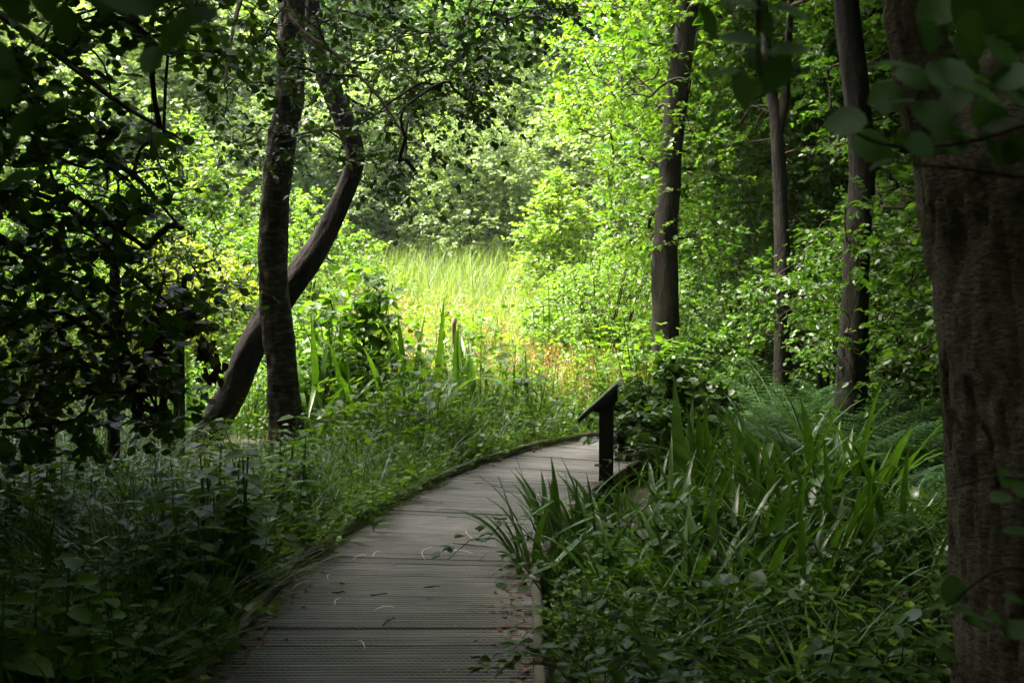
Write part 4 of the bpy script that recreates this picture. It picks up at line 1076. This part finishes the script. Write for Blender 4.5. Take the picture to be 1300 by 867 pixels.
# ---------------------------------------------------------------- iris plants, blade by blade
def iris_blade(rng, bend, fold, nseg=9):
    t = np.linspace(0, 1, nseg + 1); c = np.zeros((nseg + 1, 3)); ang = .06; p = np.zeros(3)
    for i in range(1, nseg + 1):
        ang += bend / nseg * (.4 + 1.4 * t[i])
        if fold and abs(t[i] - fold) < .5 / nseg: ang += 1.7
        p = p + A([math.sin(ang), 0, math.cos(ang)]) / nseg; c[i] = p
    wv = .5 * (1 - np.clip((t - .55) / .45, 0, 1) ** 1.8) * (.75 + .25 * np.clip(t / .2, 0, 1))
    wv[-1] = .02
    tan = unit(np.gradient(c, axis=0)); nr = np.stack([tan[:, 2], 0 * t, -tan[:, 0]], -1)
    W = .036
    Lp = c + A([0, 1, 0]) * (wv * W)[:, None]; Rp = c - A([0, 1, 0]) * (wv * W)[:, None]; Mp = c + nr * .004
    V = np.stack([Lp, Mp, Rp], 1).reshape(-1, 3); f = []
    for i in range(nseg):
        a = 3 * i
        for k in (0, 1): f += [[a + k, a + k + 1, a + k + 4], [a + k, a + k + 4, a + k + 3]]
    return V, A(f)
rng = np.random.default_rng(61)
IRIS = []
for k in range(12):
    V, Fc = iris_blade(rng, [.15, .3, .5, .8, 1.3, 1.9, .25, .4, .7, 1.0, .3, .2][k], [0, 0, 0, 0, 0, 0, .72, .62, 0, 0, .8, 0][k])
    IRIS.append(mesh('blade', V, Fc, M['iris'], np.full(len(V), rng.random()), smooth=True))
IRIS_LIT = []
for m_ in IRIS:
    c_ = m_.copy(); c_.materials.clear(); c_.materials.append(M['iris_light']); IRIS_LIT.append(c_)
def iris(loc, h, n, label, group, rng, spread=.10, lean=None, kinds=None, width=1.0, name='iris_plant', set_=None):
    root = empty(name, loc, label, 'iris', group)
    for i in range(n):
        a = rng.uniform(0, 6.28) if lean is None or rng.random() < .35 else rng.normal(lean, .6)
        r = rng.uniform(0, spread); k = int(rng.choice(kinds)) if kinds is not None else int(rng.integers(0, 12))
        s = h * rng.uniform(.65, 1.1)
        obj('blade', (set_ or IRIS)[k], root, (r * math.cos(a), r * math.sin(a), -.02), (rng.normal(0, .08), rng.normal(.06, .08), a), (s, s * width * rng.uniform(.8, 1.2) / max(h, .5) ** .4, s))
    return root
# at the right edge of the deck
gi = 'iris plants leaning over the right edge of the boardwalk'
for px_, py_, h_, n_ in ((678, 752, .75, 12), (712, 735, .82, 14), (742, 742, .8, 13), (700, 712, .7, 11), (772, 728, .85, 13), (760, 770, .75, 11), (806, 752, .8, 12), (690, 770, .6, 9), (725, 790, .6, 9)):
    iris(G(px_, py_), h_, n_, 'sword-leaved iris clump leaning over the right edge of the boardwalk', gi, rng, lean=2.8, width=1.5, kinds=[0, 1, 2, 3, 4, 6, 7, 8, 10])
gi = 'iris plants among the brambles'
for px_, py_, h_, n_ in ((905, 700, 1.05, 12), (945, 690, 1.1, 13), (985, 700, 1.2, 14), (1030, 690, 1.25, 14), (1075, 705, 1.2, 12), (1010, 740, 1.1, 12), (960, 745, 1.0, 11), (1110, 690, 1.2, 11), (890, 760, .95, 11), (850, 735, .95, 11), (1055, 760, 1.1, 10), (830, 700, .85, 10), (870, 820, .8, 11), (930, 835, .8, 10), (1020, 830, .85, 9), (1000, 665, 1.2, 11), (1050, 660, 1.2, 11), (925, 780, .9, 10), (1100, 780, .95, 9), (815, 790, .75, 10), (845, 770, .8, 12), (790, 810, .7, 11), (905, 795, .85, 12), (965, 800, .9, 12), (1040, 800, .9, 11), (1140, 740, 1.0, 11), (1160, 800, .85, 9), (880, 715, .95, 11), (935, 730, 1.0, 12), (770, 765, .75, 12), (990, 860, .75, 9), (900, 880, .65, 9), (1080, 850, .75, 9)):
    zone = 0 if px_ < 870 else 1 if px_ < 1000 else 2 if px_ < 1085 else 3
    iris(G(px_, py_), h_, n_, ['arching iris clump among the brambles close behind the deck-edge irises', 'tall arching iris clump among the brambles before the forked trunk', 'tall arching iris clump among the brambles before the straight brown trunk', 'tall arching iris clump among the brambles next to the massive trunk'][zone],
         ['iris plants behind the deck-edge irises', 'iris plants before the forked trunk', 'iris plants before the straight brown trunk', 'iris plants next to the massive trunk'][zone], rng, kinds=[1, 2, 3, 3, 4, 4, 5, 6, 7, 8, 8, 9, 9, 10], width=1.2)
iris(G(868, 690), 1.12, 5, 'upright broad flat iris blades standing tall beside the lectern', None, rng, spread=.05, kinds=[0, 0, 11, 1], width=2.0)
iris(G(888, 694), 1.08, 4, 'pair of dark upright iris blades with square tops next to the brambles', None, rng, spread=.04, kinds=[0, 11], width=2.1)
gi = 'iris plants at the edge of the sunlit herbs'
for x_, d_, h_, n_ in ((405, 12.8, 1.5, 14), (432, 13.2, 1.6, 14), (470, 13.0, 1.5, 12), (548, 12.9, 1.75, 6), (580, 13.0, 1.55, 14), (600, 13.3, 1.5, 12), (395, 12.2, 1.3, 11), (625, 13.6, 1.3, 10), (250, 13.2, 1.0, 8), (318, 13.4, .9, 8), (500, 12.6, 1.35, 12), (450, 12.4, 1.3, 12), (520, 13.3, 1.5, 10)):
    iris(on_ground(at_px(x_, d_), d_), h_, n_, 'light green iris clump at the edge of the sunlit herbs', gi, rng, spread=.18, width=1.5, set_=IRIS_LIT)
gi = 'iris plants among the nettles'
for x_, d_, h_, n_ in ((215, 6.6, .95, 6), (40, 5.2, .8, 8), (330, 7.6, .75, 9), (100, 6.0, .8, 8), (370, 8.6, .75, 9), (290, 6.6, .65, 8), (440, 9.8, .7, 7), (150, 4.6, .6, 7), (20, 6.8, .8, 7)):
    iris(on_ground(at_px(x_, d_), d_), h_, n_, 'dark iris clump among the nettles left of the boardwalk', gi, rng, spread=.14)

# ---------------------------------------------------------------- bracken ferns
def frond_mesh(rng):
    ac = Acc(); n = 22; t = np.linspace(.16, 1, n)
    ang = .35; c = [np.zeros(3)]
    for i in range(1, 13):
        ang += .085; c.append(c[-1] + A([math.sin(ang), 0, math.cos(ang)]) / 12)
    c = A(c); tt = np.linspace(0, 1, 13)
    V, Fc = tubes(c[None], np.linspace(.007, .002, 13)[None], 3); ac.add(V, Fc, np.full(len(V), .5))
    for i, s in enumerate(t):
        p = A([np.interp(s, tt, c[:, k]) for k in range(3)]); tg = A([np.interp(min(s + .03, 1), tt, c[:, k]) for k in range(3)]) - A([np.interp(s - .03, tt, c[:, k]) for k in range(3)])
        tg = tg / np.linalg.norm(tg); ln = .34 * (1 - s) ** .75 * min(1, .55 + s * 1.4) + .02
        for sg in (-1, 1):
            dv = unit((A([0, sg, 0]) + tg * .35 + A([0, 0, -.12]))[None])[0]
            nk = max(3, int(ln / .035))
            for j in range(nk):
                u = (j + .7) / nk; q = p + dv * ln * u - A([0, 0, .10 * ln * u * u]); lw = .055 * (1 - .7 * u) * (ln / .3) ** .5
                for s2 in (-1, 1):
                    d2 = unit((np.cross(dv, A([0, 0, 1.0])) * s2 + dv * .5)[None])
                    ac.add(*leaves(q[None], d2, A([[.2, 0, 1.0]]), A([lw + .012]), LEAF2, rng.random(1)))
    return ac.mesh('frond', M['fern'])
rng = np.random.default_rng(62)
FR = [frond_mesh(rng) for k in range(2)]
gf = 'bracken ferns under the right-hand trunks'
for px_, d_, s_ in ((960, 11.0, 1.15), (1010, 11.8, 1.2), (1050, 10.2, 1.15), (1120, 9.6, 1.15), (1165, 8.8, 1.1), (1190, 10.5, 1.3), (1130, 11.5, 1.35), (920, 12.0, 1.1), (1090, 12.4, 1.2), (1175, 7.6, .9), (1068, 9.7, 1.45), (1105, 9.3, 1.4), (1035, 9.8, 1.35), (985, 11.2, 1.45), (1000, 12.6, 1.5), (1140, 8.4, 1.2)):
    r = empty('bracken_fern', on_ground(at_px(px_, d_), d_), 'bracken fern with broad feathery fronds under the right-hand trunks', 'fern', gf)
    for k in range(7):
        a = k * .9 + rng.uniform(-.2, .2); sc = s_ * rng.uniform(.75, 1.1)
        obj('frond', FR[k % 2], r, (0, 0, 0), (0, rng.uniform(-.15, .25), a), (sc, sc, sc))

# ---------------------------------------------------------------- single nettles and balsams near the camera
rng = np.random.default_rng(63)
LM = {}
for key, tp in (('nettle_leaf', LEAF4), ('balsam_leaf', LEAF4)):
    LM[key] = [mesh('leaf', tp[0] * A([.85, 1, 1]), tp[1], M['herb_bright'] if False else M['herb'], np.full(len(tp[0]), v), smooth=True) for v in (.25, .6, .95)]
st_me = (lambda r: mesh('stem', r[0], r[1], M['herb'], np.full(len(r[0]), .4), smooth=True))(tubes(A([[[0, 0, 0], [.012, .01, .5], [0, 0, 1]]]), A([[.010, .008, .004]]), 5))
def herb_plant(name, loc, h, pairs, ll, label, group, cat, rng):
    root = empty(name, loc, label, cat, group); root.rotation_euler = (rng.normal(0, .08), rng.normal(0, .08), rng.uniform(0, 6.28))
    obj('stem', st_me, root, None, None, (h, h, h))
    for i in range(pairs):
        z = h * (.3 + .7 * (i / (pairs - 1)))
        for k in range(2):
            a = i * 1.57 + k * math.pi + rng.normal(0, .15)
            s = ll * (1.15 - .6 * i / pairs) * rng.uniform(.8, 1.15)
            e = Vector((math.cos(a), math.sin(a), rng.normal(-.05 + .35 * (i / pairs), .2)))
            obj('leaf', LM['nettle_leaf'][int(rng.integers(0, 3))], root, (0, 0, z), e.to_track_quat('Y', 'Z').to_euler(), s)
for px_, py_, h_ in ((40, 1010, .62), (95, 990, .58), (130, 940, .55), (20, 950, .5), (165, 975, .5), (75, 930, .6), (190, 930, .5), (225, 960, .42), (110, 1050, .62), (5, 1060, .7), (150, 890, .45), (60, 880, .5)):
    herb_plant('nettle_plant', G(px_, py_), h_, 7, .12, 'light green leafy nettle in the foreground left of the boardwalk', 'single nettles in the foreground left of the boardwalk', 'nettle', rng)
for px_, py_, h_ in ((1010, 960, .5), (1060, 930, .48), (1110, 970, .5), (960, 950, .4), (1090, 900, .5), (1160, 930, .5), (900, 950, .35), (840, 940, .3), (1030, 870, .5), (980, 890, .45), (1130, 860, .5), (1190, 980, .5), (780, 930, .3), (1075, 1010, .5)):
    herb_plant('balsam_plant', G(px_, py_), h_, 6, .13, 'broad-leaved green herb in the foreground between the deck edge and the massive trunk', 'single broad-leaved herbs in the foreground beside the massive trunk', 'herb', rng)
# low trailing leaves over the right deck edge
ac = Acc()
pp = []
for k in range(75):
    x_, y_ = rng.uniform(655, 830), rng.uniform(765, 860); q = G(x_, y_); pp.append(q)
pp = A(pp)
add_scatter(ac, HRB4, pp[path_dist(pp[:, 0], pp[:, 1]) > HALF + .03], .22, .36, rng)
lp = A([G(x_ + rng.normal(0, 9), y_ + rng.normal(0, 5)) for x_, y_ in ((440, 690), (462, 682), (478, 676), (430, 705), (452, 690), (470, 690), (555, 622), (575, 612), (590, 606), (560, 618), (600, 602), (520, 640), (500, 655), (330, 790), (310, 805), (280, 850)) for k in range(3)])
add_scatter(ac, HRB4, lp, .3, .48, rng, tilt=.3)
kp = []; kn = []
for k in range(80):
    p_, _, n_ = path_pt(rng.choice([rng.uniform(5.0, 8.6), rng.uniform(9.2, 11.4), rng.uniform(2.2, 4.2)], p=[.5, .35, .15]), -HALF - rng.uniform(.0, .10)); kp.append([p_[0], p_[1], gz(*p_)]); kn.append(n_)
kp = A(kp); kn = A(kn); n = len(kp)
for k, t_ in enumerate(HRB4):
    q_ = np.arange(n) % 4 == k
    ac.add(*scatter(t_, kp[q_], rng.uniform(0, 6.28, q_.sum()), rng.uniform(.22, .44, q_.sum()), kn[q_] * rng.uniform(.2, .7, (q_.sum(), 1)), rng=rng))
bi = rng.integers(0, n, 700); l_ = unit(np.c_[kn[bi], np.zeros(700)] + rng.normal(0, .5, (700, 3)) * A([1, 1, 0]))
ac.add(*blades(kp[bi] + rng.normal(0, .06, (700, 3)) * A([1, 1, 0]), rng.uniform(.2, .5, 700), rng.uniform(.004, .010, 700), l_, rng.uniform(.4, 1.2, 700), 5, rng=rng))
stuff('trailing_herbs', ac, M['herb'], 'low broad-leaved creeping plants and grass spilling over the deck edges', 'herbs')

# ---------------------------------------------------------------- pale dry grass by the deck edge
rng = np.random.default_rng(64)
def dry_clump(loc, n, h0, h1, b0, b1, label, rng, lean=None, w0=.004, w1=.008, spread=.12):
    ac = Acc(); a = rng.uniform(0, 6.28, n) if lean is None else rng.normal(lean, .7, n)
    rt = rng.normal(0, spread, (n, 3)) * A([1, 1, 0])
    ac.add(*blades(rt, rng.uniform(h0, h1, n), rng.uniform(w0, w1, n), np.stack([np.cos(a), np.sin(a), 0 * a], -1), rng.uniform(b0, b1, n), 6, rng=rng))
    return tag(obj('dry_grass_clump', ac.mesh('dry_grass_clump', M['straw']), None, loc), label, 'dry grass')
dry_clump(G(300, 800) + A([-.1, 0, 0]), 26, .32, .62, .7, 1.5, 'pale dry grass clump with blades curling over the near left kerb', rng, lean=-.2)
dry_clump(G(355, 760) + A([-.18, .1, 0]), 16, .35, .6, .8, 1.6, 'pale dry grass tuft hanging onto the deck from the left kerb', rng, lean=-.3)
dry_clump(G(590, 610) + A([-.15, .12, 0]), 30, .2, .5, .1, .7, 'bleached upright grass stalks at the left kerb before the bend', rng, spread=.16)
dry_clump(G(635, 586) + A([-.18, .12, 0]), 18, .2, .42, .1, .7, 'bleached grass stalks against the kerb of the bend, next to a dark tuft', rng)
dry_clump(G(668, 572) + A([-.1, .25, 0]), 8, .2, .4, .2, .9, 'few bleached stalks bending over the kerb at the top of the bend', rng)
# shaggy dark sedge tussock
ac = Acc(); n = 760; a = rng.uniform(0, 6.28, n)
ac.add(*blades(rng.normal(0, .22, (n, 3)) * A([1, 1, 0]), rng.uniform(.6, 1.25, n), rng.uniform(.007, .013, n), np.stack([np.cos(a), np.sin(a), 0 * a], -1), rng.uniform(.2, .9, n), 5, rng=rng))
q = G(565, 596) + A([-.3, .35, 0]); q[2] = gz(q[0], q[1])
tag(obj('sedge_tussock', ac.mesh('sedge_tussock', M['grass_dark']), None, q), 'shaggy dark green sedge tussock at the outer side of the bend', 'sedge')

# ---------------------------------------------------------------- fallen bits on the deck
rng = np.random.default_rng(65)
def deck_pt(px_, py_):
    d = FPX * EYE / (py_ - 370.5); p = P(px_, py_, d); p[2] = .006; return p
FLM = [mesh('fallen_leaf', LEAF4[0] * A([.9, 1, .8]) - A([0, .5, 0]), LEAF4[1], M[k], np.full(6, v)) for k, v in (('litter', .2), ('litter', .6), ('litter', .95), ('herb_bright', .6), ('straw', .4))]
for x_, y_, k, s in ((640, 580, 2, .07), (408, 774, 2, .035), (455, 802, 0, .04), (610, 845, 3, .05), (580, 800, 4, .03), (600, 738, 3, .025), (500, 720, 0, .05), (395, 735, 0, .05), (545, 765, 0, .04), (650, 708, 0, .04), (640, 800, 1, .05), (482, 735, 1, .03), (560, 640, 0, .035), (690, 610, 4, .03), (520, 690, 0, .03), (440, 735, 1, .03), (600, 690, 0, .03), (570, 858, 1, .04)):
    tag(obj('fallen_leaf', FLM[k], None, deck_pt(x_, y_), (rng.normal(0, .15), rng.normal(0, .15), rng.uniform(0, 6)), s),
        ['small dark brown fallen leaf lying on the deck', 'brown curled fallen leaf lying on the deck', 'orange-brown fallen leaf lying on the deck', 'green fallen leaf lying on the deck', 'pale bleached leaf scrap lying on the deck'][k], 'fallen leaf', ['dark brown leaves on the deck', 'brown leaves on the deck', 'orange leaves on the deck', 'green leaves on the deck', 'pale leaf scraps on the deck'][k])
def straw_piece(x0, y0, x1, y1, w_, bow, rng):
    p, q = deck_pt(x0, y0), deck_pt(x1, y1); c = (p + q) / 2; t = np.linspace(-.5, .5, 7); bow *= .4; v = q - p; nn = A([-v[1], v[0], 0])
    pts = v[None] * t[:, None] + nn[None] * (bow * (1 - 4 * t ** 2))[:, None] + A([0, 0, 1.0]) * (.008 + .012 * (1 - 4 * t ** 2))[:, None]
    sd_ = unit(nn[None]) * w_ * (1 - 1.6 * t[:, None] ** 2)
    V = np.stack([pts - sd_, pts + A([0, 0, .002]), pts + sd_], 1).reshape(-1, 3); f = []
    for i in range(6):
        a = 3 * i
        for k in (0, 1): f += [[a + k, a + k + 1, a + k + 4], [a + k, a + k + 4, a + k + 3]]
    tag(obj('dry_straw', mesh('dry_straw', V, A(f), M['straw'], np.full(len(V), rng.random()), smooth=True), None, c), 'loose pale dry grass blade lying on the deck', 'dry blade', 'dry grass blades on the deck')
for a in ((297, 803, 341, 795, .006, .05), (370, 755, 393, 744, .005, .05), (425, 775, 433, 767, .004, .2), (473, 712, 483, 705, .004, .1), (448, 716, 465, 710, .003, .1), (417, 742, 420, 736, .004, .3), (455, 822, 463, 832, .003, .1), (565, 705, 600, 708, .003, .1), (475, 782, 500, 778, .003, .05), (540, 716, 548, 700, .002, .3), (592, 678, 605, 692, .004, -.2)):
    straw_piece(*a, rng)
def twig_piece(x0, y0, x1, y1, rng):
    p, q = deck_pt(x0, y0), deck_pt(x1, y1); c = (p + q) / 2; t = np.linspace(-.5, .5, 5)
    pts = (q - p)[None] * t[:, None] + rng.normal(0, .008, (5, 3)) * A([1, 1, 0]) + A([0, 0, .004])
    V, Fc = tubes(pts[None], A([[.003, .004, .004, .003, .002]]), 5)
    tag(obj('fallen_twig', mesh('fallen_twig', V, Fc, M['twig']), None, c), 'short dark twig lying on the deck', 'twig', 'dark twigs on the deck')
for a in ((425, 758, 436, 757), (540, 751, 556, 750), (470, 762, 490, 758), (575, 693, 625, 700), (486, 800, 500, 790), (600, 842, 640, 838), (655, 845, 672, 835)): twig_piece(*a, rng)
# litter along both kerbs
ac = Acc(); pts = []
for s in np.arange(.5, 12, .012):
    for sd_ in (-1, 1):
        if rng.random() < (.95 if s < 6 else .5):
            off = sd_ * (HALF - .07 - abs(rng.normal(0, .09 if s < 6 else .05))); p, _, _ = path_pt(s, off); pts.append([p[0], p[1], .004 + rng.random() * .012])
pts = A(pts); n = len(pts)
ac.add(*leaves(pts, rng.normal(0, 1, (n, 3)) * A([1, 1, .15]), A([[0, 0, 1.0]]) + rng.normal(0, .3, (n, 3)), rng.uniform(.015, .045, n), LEAF4, rng.random(n)))
stuff('leaf_litter', ac, M['litter'], 'brown leaf litter gathered along the kerbs of the deck', 'leaf litter')

# ---------------------------------------------------------------- withered leaf bunches hanging at the left
rng = np.random.default_rng(66)
for x_, y0, y1, d_, w_ in ((152, 345, 470, 6.2, .05), (190, 365, 440, 6.1, .05), (203, 380, 452, 6.1, .04), (240, 388, 412, 6.0, .035), (268, 430, 482, 6.3, .05), (172, 470, 520, 6.0, .06), (205, 470, 520, 6.1, .05), (258, 432, 450, 6.3, .04)):
    a, c = P(x_, y0, d_), P(x_ + rng.normal(0, 4), y1, d_); L_ = np.linalg.norm(c - a); n = int(10 + L_ * 60)
    t = np.sort(rng.random(n)); pos = (c - a)[None] * t[:, None] + rng.normal(0, w_ * .45, (n, 3)) * A([1, 1, .4])
    ac = Acc(); ac.add(*leaves(pos, rng.normal(0, .5, (n, 3)) - A([0, 0, 1.0]), rng.normal(0, 1, (n, 3)), rng.uniform(.04, .085, n), (LEAF4[0] * A([1, 1, 4.0]), LEAF4[1]), rng.random(n)))
    V, Fc = tubes(A([[A([.03, .05, .25]), A([0, 0, 0.0]), (c - a) * .6]]), A([[.003, .003, .002]]), 4); ac.add(V, Fc, np.full(len(V), .3))
    tag(obj('withered_leaves', ac.mesh('withered_leaves', M['dead']), None, a), 'dark brown withered leaf bunch hanging from the shaded small-leaved tree', 'dead leaves', 'withered leaf bunches hanging from the dark tree')

# ---------------------------------------------------------------- overhanging branches close to the camera, leaf by leaf
def big_leaf(rng, wide=.42, blunt=True, ribs=7):
    """rounded alder leaf with corrugated side veins, unit length"""
    rows = 14; V = []; f = []
    for i in range(rows + 1):
        t = i / rows
        wv = wide * (math.sin(math.pi * min(1, t * .86 + .10)) ** .75 if blunt else math.sin(math.pi * min(1, t * .92 + .04)) ** .9)
        if i == 0: wv = .03
        if i == rows: wv *= .35 if blunt else .05
        cup = .10 * (1 - (2 * t - 1) ** 2)
        for k, sx in enumerate((-1, -.5, 0, .5, 1)):
            V.append([sx * wv, t + .10 * abs(sx) * (1 - t), cup * .4 - .07 * t * t + .10 * wv * abs(sx) + (.022 if i % 2 else -.022) * (abs(sx) > .2) + rng.normal(0, .006)])
    for i in range(rows):
        for k in range(4): a = 5 * i + k; f.append([a, a + 1, a + 6, a + 5])
    return A(V), A(f)
rng = np.random.default_rng(67)
BL = [mesh('leaf', *big_leaf(rng, .43), M['leaf_near'], np.full(75, v), smooth=True) for v in (.1, .4, .7, .95)]
BN = [mesh('leaf', *big_leaf(rng, .27, False), M['leaf_near'], np.full(75, v), smooth=True) for v in (.2, .6, .95)]
def overhang(name, label, stems, lv, meshes, rng, petiole=.02):
    """stems: list of lists (px,py,d); lv: list of (px,py,d,size_px,angle_deg in the picture of base->tip, turn)"""
    b = P(*stems[0][0]); root = empty(name, b, label, 'branch')
    for s in stems:
        pts = A([P(*q) for q in s]) - b; p, r = resample(pts, np.linspace(.0045, .0018, len(pts)), .02)
        V, Fc = tubes(p[None], r[None], 6); obj('twig', mesh('twig', V, Fc, M['twig'], smooth=True), root)
    for i, (x, y, d, sz, an, turn) in enumerate(lv):
        turn = turn + .1; sz = sz * rng.uniform(.78, 1.0); c = P(x, y, d) - b; L_ = sz / FPX * d; a = math.radians(an)
        yv = Vector((math.cos(a), rng.normal(0, .25), -math.sin(a))).normalized()
        nv = Vector((math.cos(turn) * .5 * math.sin(a) * 0 + rng.normal(0, .25), -math.cos(turn), math.sin(turn) + .15)).normalized()
        xv = yv.cross(nv).normalized(); zv = xv.cross(yv)
        o = obj('leaf', meshes[i % len(meshes)], root)
        mt = Matrix((xv, yv, zv)).transposed().to_4x4()
        o.rotation_euler = mt.to_euler(); o.location = tuple(Vector(tuple(c)) - yv * L_ * .5); o.scale = (L_,) * 3
        V, Fc = tubes(A([[[0, 0, 0], [.01, -.12, -.01], [0, -.26, 0.03]]]), A([[.012, .012, .014]]), 4)
        obj('petiole', mesh('petiole', V, Fc, M['leaf_near'], np.full(len(V), .5)), o)
    return root
d0 = 1.55
overhang('overhanging_branch', 'branch with large round ribbed leaves hanging before the massive trunk', [[(1500, 120, 1.5), (1330, 150, 1.52), (1230, 180, 1.55), (1130, 185, 1.55), (1070, 160, 1.5)], [(1500, 120, 1.5), (1350, 60, 1.6), (1230, 60, 1.65), (1180, 60, 1.6)], [(1500, 120, 1.5), (1340, 220, 1.6), (1230, 215, 1.6), (1120, 205, 1.55)]],
    [(1178, 45, 1.55, 52, 80, .5), (1140, 84, 1.5, 56, 190, 1.1), (1076, 156, 1.5, 66, 185, .2), (1110, 190, 1.55, 70, 190, .3), (1120, 208, 1.5, 44, 160, 1.2), (1160, 100, 1.58, 62, 200, .3), (1128, 125, 1.6, 64, 170, .2), (1150, 130, 1.5, 50, 185, 1.1), (1185, 150, 1.58, 74, 215, .4), (1165, 185, 1.5, 64, 220, .5), (1205, 180, 1.6, 66, 320, .4), (1235, 40, 1.6, 74, 70, .2), (1205, 95, 1.7, 80, 110, .2), (1225, 70, 1.62, 76, 40, .5), (1245, 120, 1.55, 70, 20, .9), (1270, 60, 1.6, 80, 60, .3), (1285, 100, 1.58, 76, 330, .7), (1225, 172, 1.5, 34, 10, 1.2), (1270, 160, 1.6, 62, 340, 1.0), (1255, 150, 1.62, 70, 250, .3), (1290, 25, 1.6, 86, 100, .2), (1240, 5, 1.65, 84, 120, .2), (1195, 8, 1.7, 80, 150, .3), (1290, 190, 1.6, 60, 300, .8), (1300, 130, 1.55, 70, 20, .7), (1215, 128, 1.6, 60, 140, .8), (1240, 100, 1.52, 46, 200, 1.2), (1265, 195, 1.62, 56, 230, .6), (1275, 5, 1.55, 90, 60, .2)],
    BL, rng)
overhang('overhanging_branch', 'drooping sprig of dark blurred leaves hanging before the forked trunk', [[(985, -260, 1.25), (975, -120, 1.25), (966, -20, 1.25), (962, 60, 1.25), (966, 100, 1.25)]],
    [(900, 30, 1.2, 66, 250, .4), (940, 50, 1.25, 66, 195, .5), (945, 118, 1.25, 62, 265, .2), (985, 95, 1.25, 78, 300, .3), (1000, 65, 1.25, 74, 350, .7), (925, 92, 1.25, 54, 170, 1.0), (970, 30, 1.27, 70, 240, .4), (1000, 15, 1.25, 66, 20, .9), (950, 5, 1.25, 70, 190, .5), (930, 12, 1.3, 60, 200, .8), (985, -20, 1.25, 70, 40, .5), (900, -8, 1.2, 50, 200, .4), (990, 36, 1.27, 50, 5, 1.2), (960, 80, 1.28, 56, 250, .5)],
    BN, rng)
overhang('overhanging_branch', 'blurred oval leaves on a branch hanging before the dark small-leaved tree', [[(-220, -120, 1.2), (-60, -70, 1.22), (60, -40, 1.25), (160, -20, 1.28), (240, 10, 1.3)], [(-220, -120, 1.2), (-80, 40, 1.15), (20, 110, 1.15), (60, 130, 1.15)], [(60, -40, 1.25), (130, 0, 1.3), (180, 40, 1.3)]],
    [(84, 35, 1.25, 66, 262, .1), (191, 78, 1.25, 66, 280, .2), (220, 44, 1.25, 66, 300, .2), (243, 24, 1.3, 74, 340, .3), (165, 5, 1.25, 84, 200, .3), (120, -5, 1.25, 80, 230, .3), (20, 5, 1.15, 90, 240, .2), (-5, 70, 1.1, 90, 220, .3), (50, 120, 1.15, 90, 350, 1.0), (30, 160, 1.15, 80, 300, .5), (70, 140, 1.15, 80, 330, .8), (5, 110, 1.1, 90, 260, .3), (20, 230, 1.1, 80, 330, .8), (140, 10, 1.3, 60, 300, .4), (200, 0, 1.3, 70, 320, .3), (-10, 190, 1.1, 90, 280, .4), (60, 0, 1.2, 80, 260, .2)],
    BN, rng)
overhang('overhanging_branch', 'sparse pale blurred leaves on a low twig across the foot of the massive trunk', [[(1480, 820, 1.7), (1380, 760, 1.7), (1280, 720, 1.7), (1200, 770, 1.7)], [(1480, 640, 1.7), (1380, 620, 1.7), (1270, 605, 1.7), (1210, 620, 1.7)]],
    [(1208, 750, 1.7, 44, 280, .4), (1275, 605, 1.7, 30, 60, .6), (1298, 618, 1.7, 38, 30, .6), (1270, 632, 1.7, 34, 340, 1.2), (1290, 675, 1.7, 40, 0, 1.2), (1240, 790, 1.7, 40, 200, 1.1), (1265, 785, 1.7, 44, 20, 1.1), (1290, 800, 1.7, 40, 330, .9), (1225, 775, 1.7, 34, 190, 1.2), (1285, 760, 1.7, 34, 10, 1.2)],
    BL, rng)

# ---------------------------------------------------------------- thin summer haze
def build_haze():
    x0, x1, y0, y1, z0, z1 = -620, 620, -520, 920, -2.0, 34.0
    V = A([[x, y, z] for x in (x0, x1) for y in (y0, y1) for z in (z0, z1)])
    o = obj('haze', mesh('haze', V, A([[0, 1, 3, 2], [4, 6, 7, 5], [0, 4, 5, 1], [2, 3, 7, 6], [1, 5, 7, 3], [0, 2, 6, 4]]), []))
    m, n, l, out = new_mat('haze'); v = n.new('ShaderNodeVolumePrincipled')
    v.inputs['Color'].default_value = (.86, .9, .84, 1); v.inputs['Density'].default_value = HAZE; v.inputs['Anisotropy'].default_value = .3
    l.new(v.outputs[0], out.inputs['Volume']); o.data.materials.append(m); tag(o, kind='stuff')
HAZE = .0004
build_haze()
# labels that single out the copies which show
for o_, l_ in todo:
    if l_: o_['label'] = l_
    if l_ and 'surrounds' in l_: o_['group'] = 'oaks of the surrounding wood'
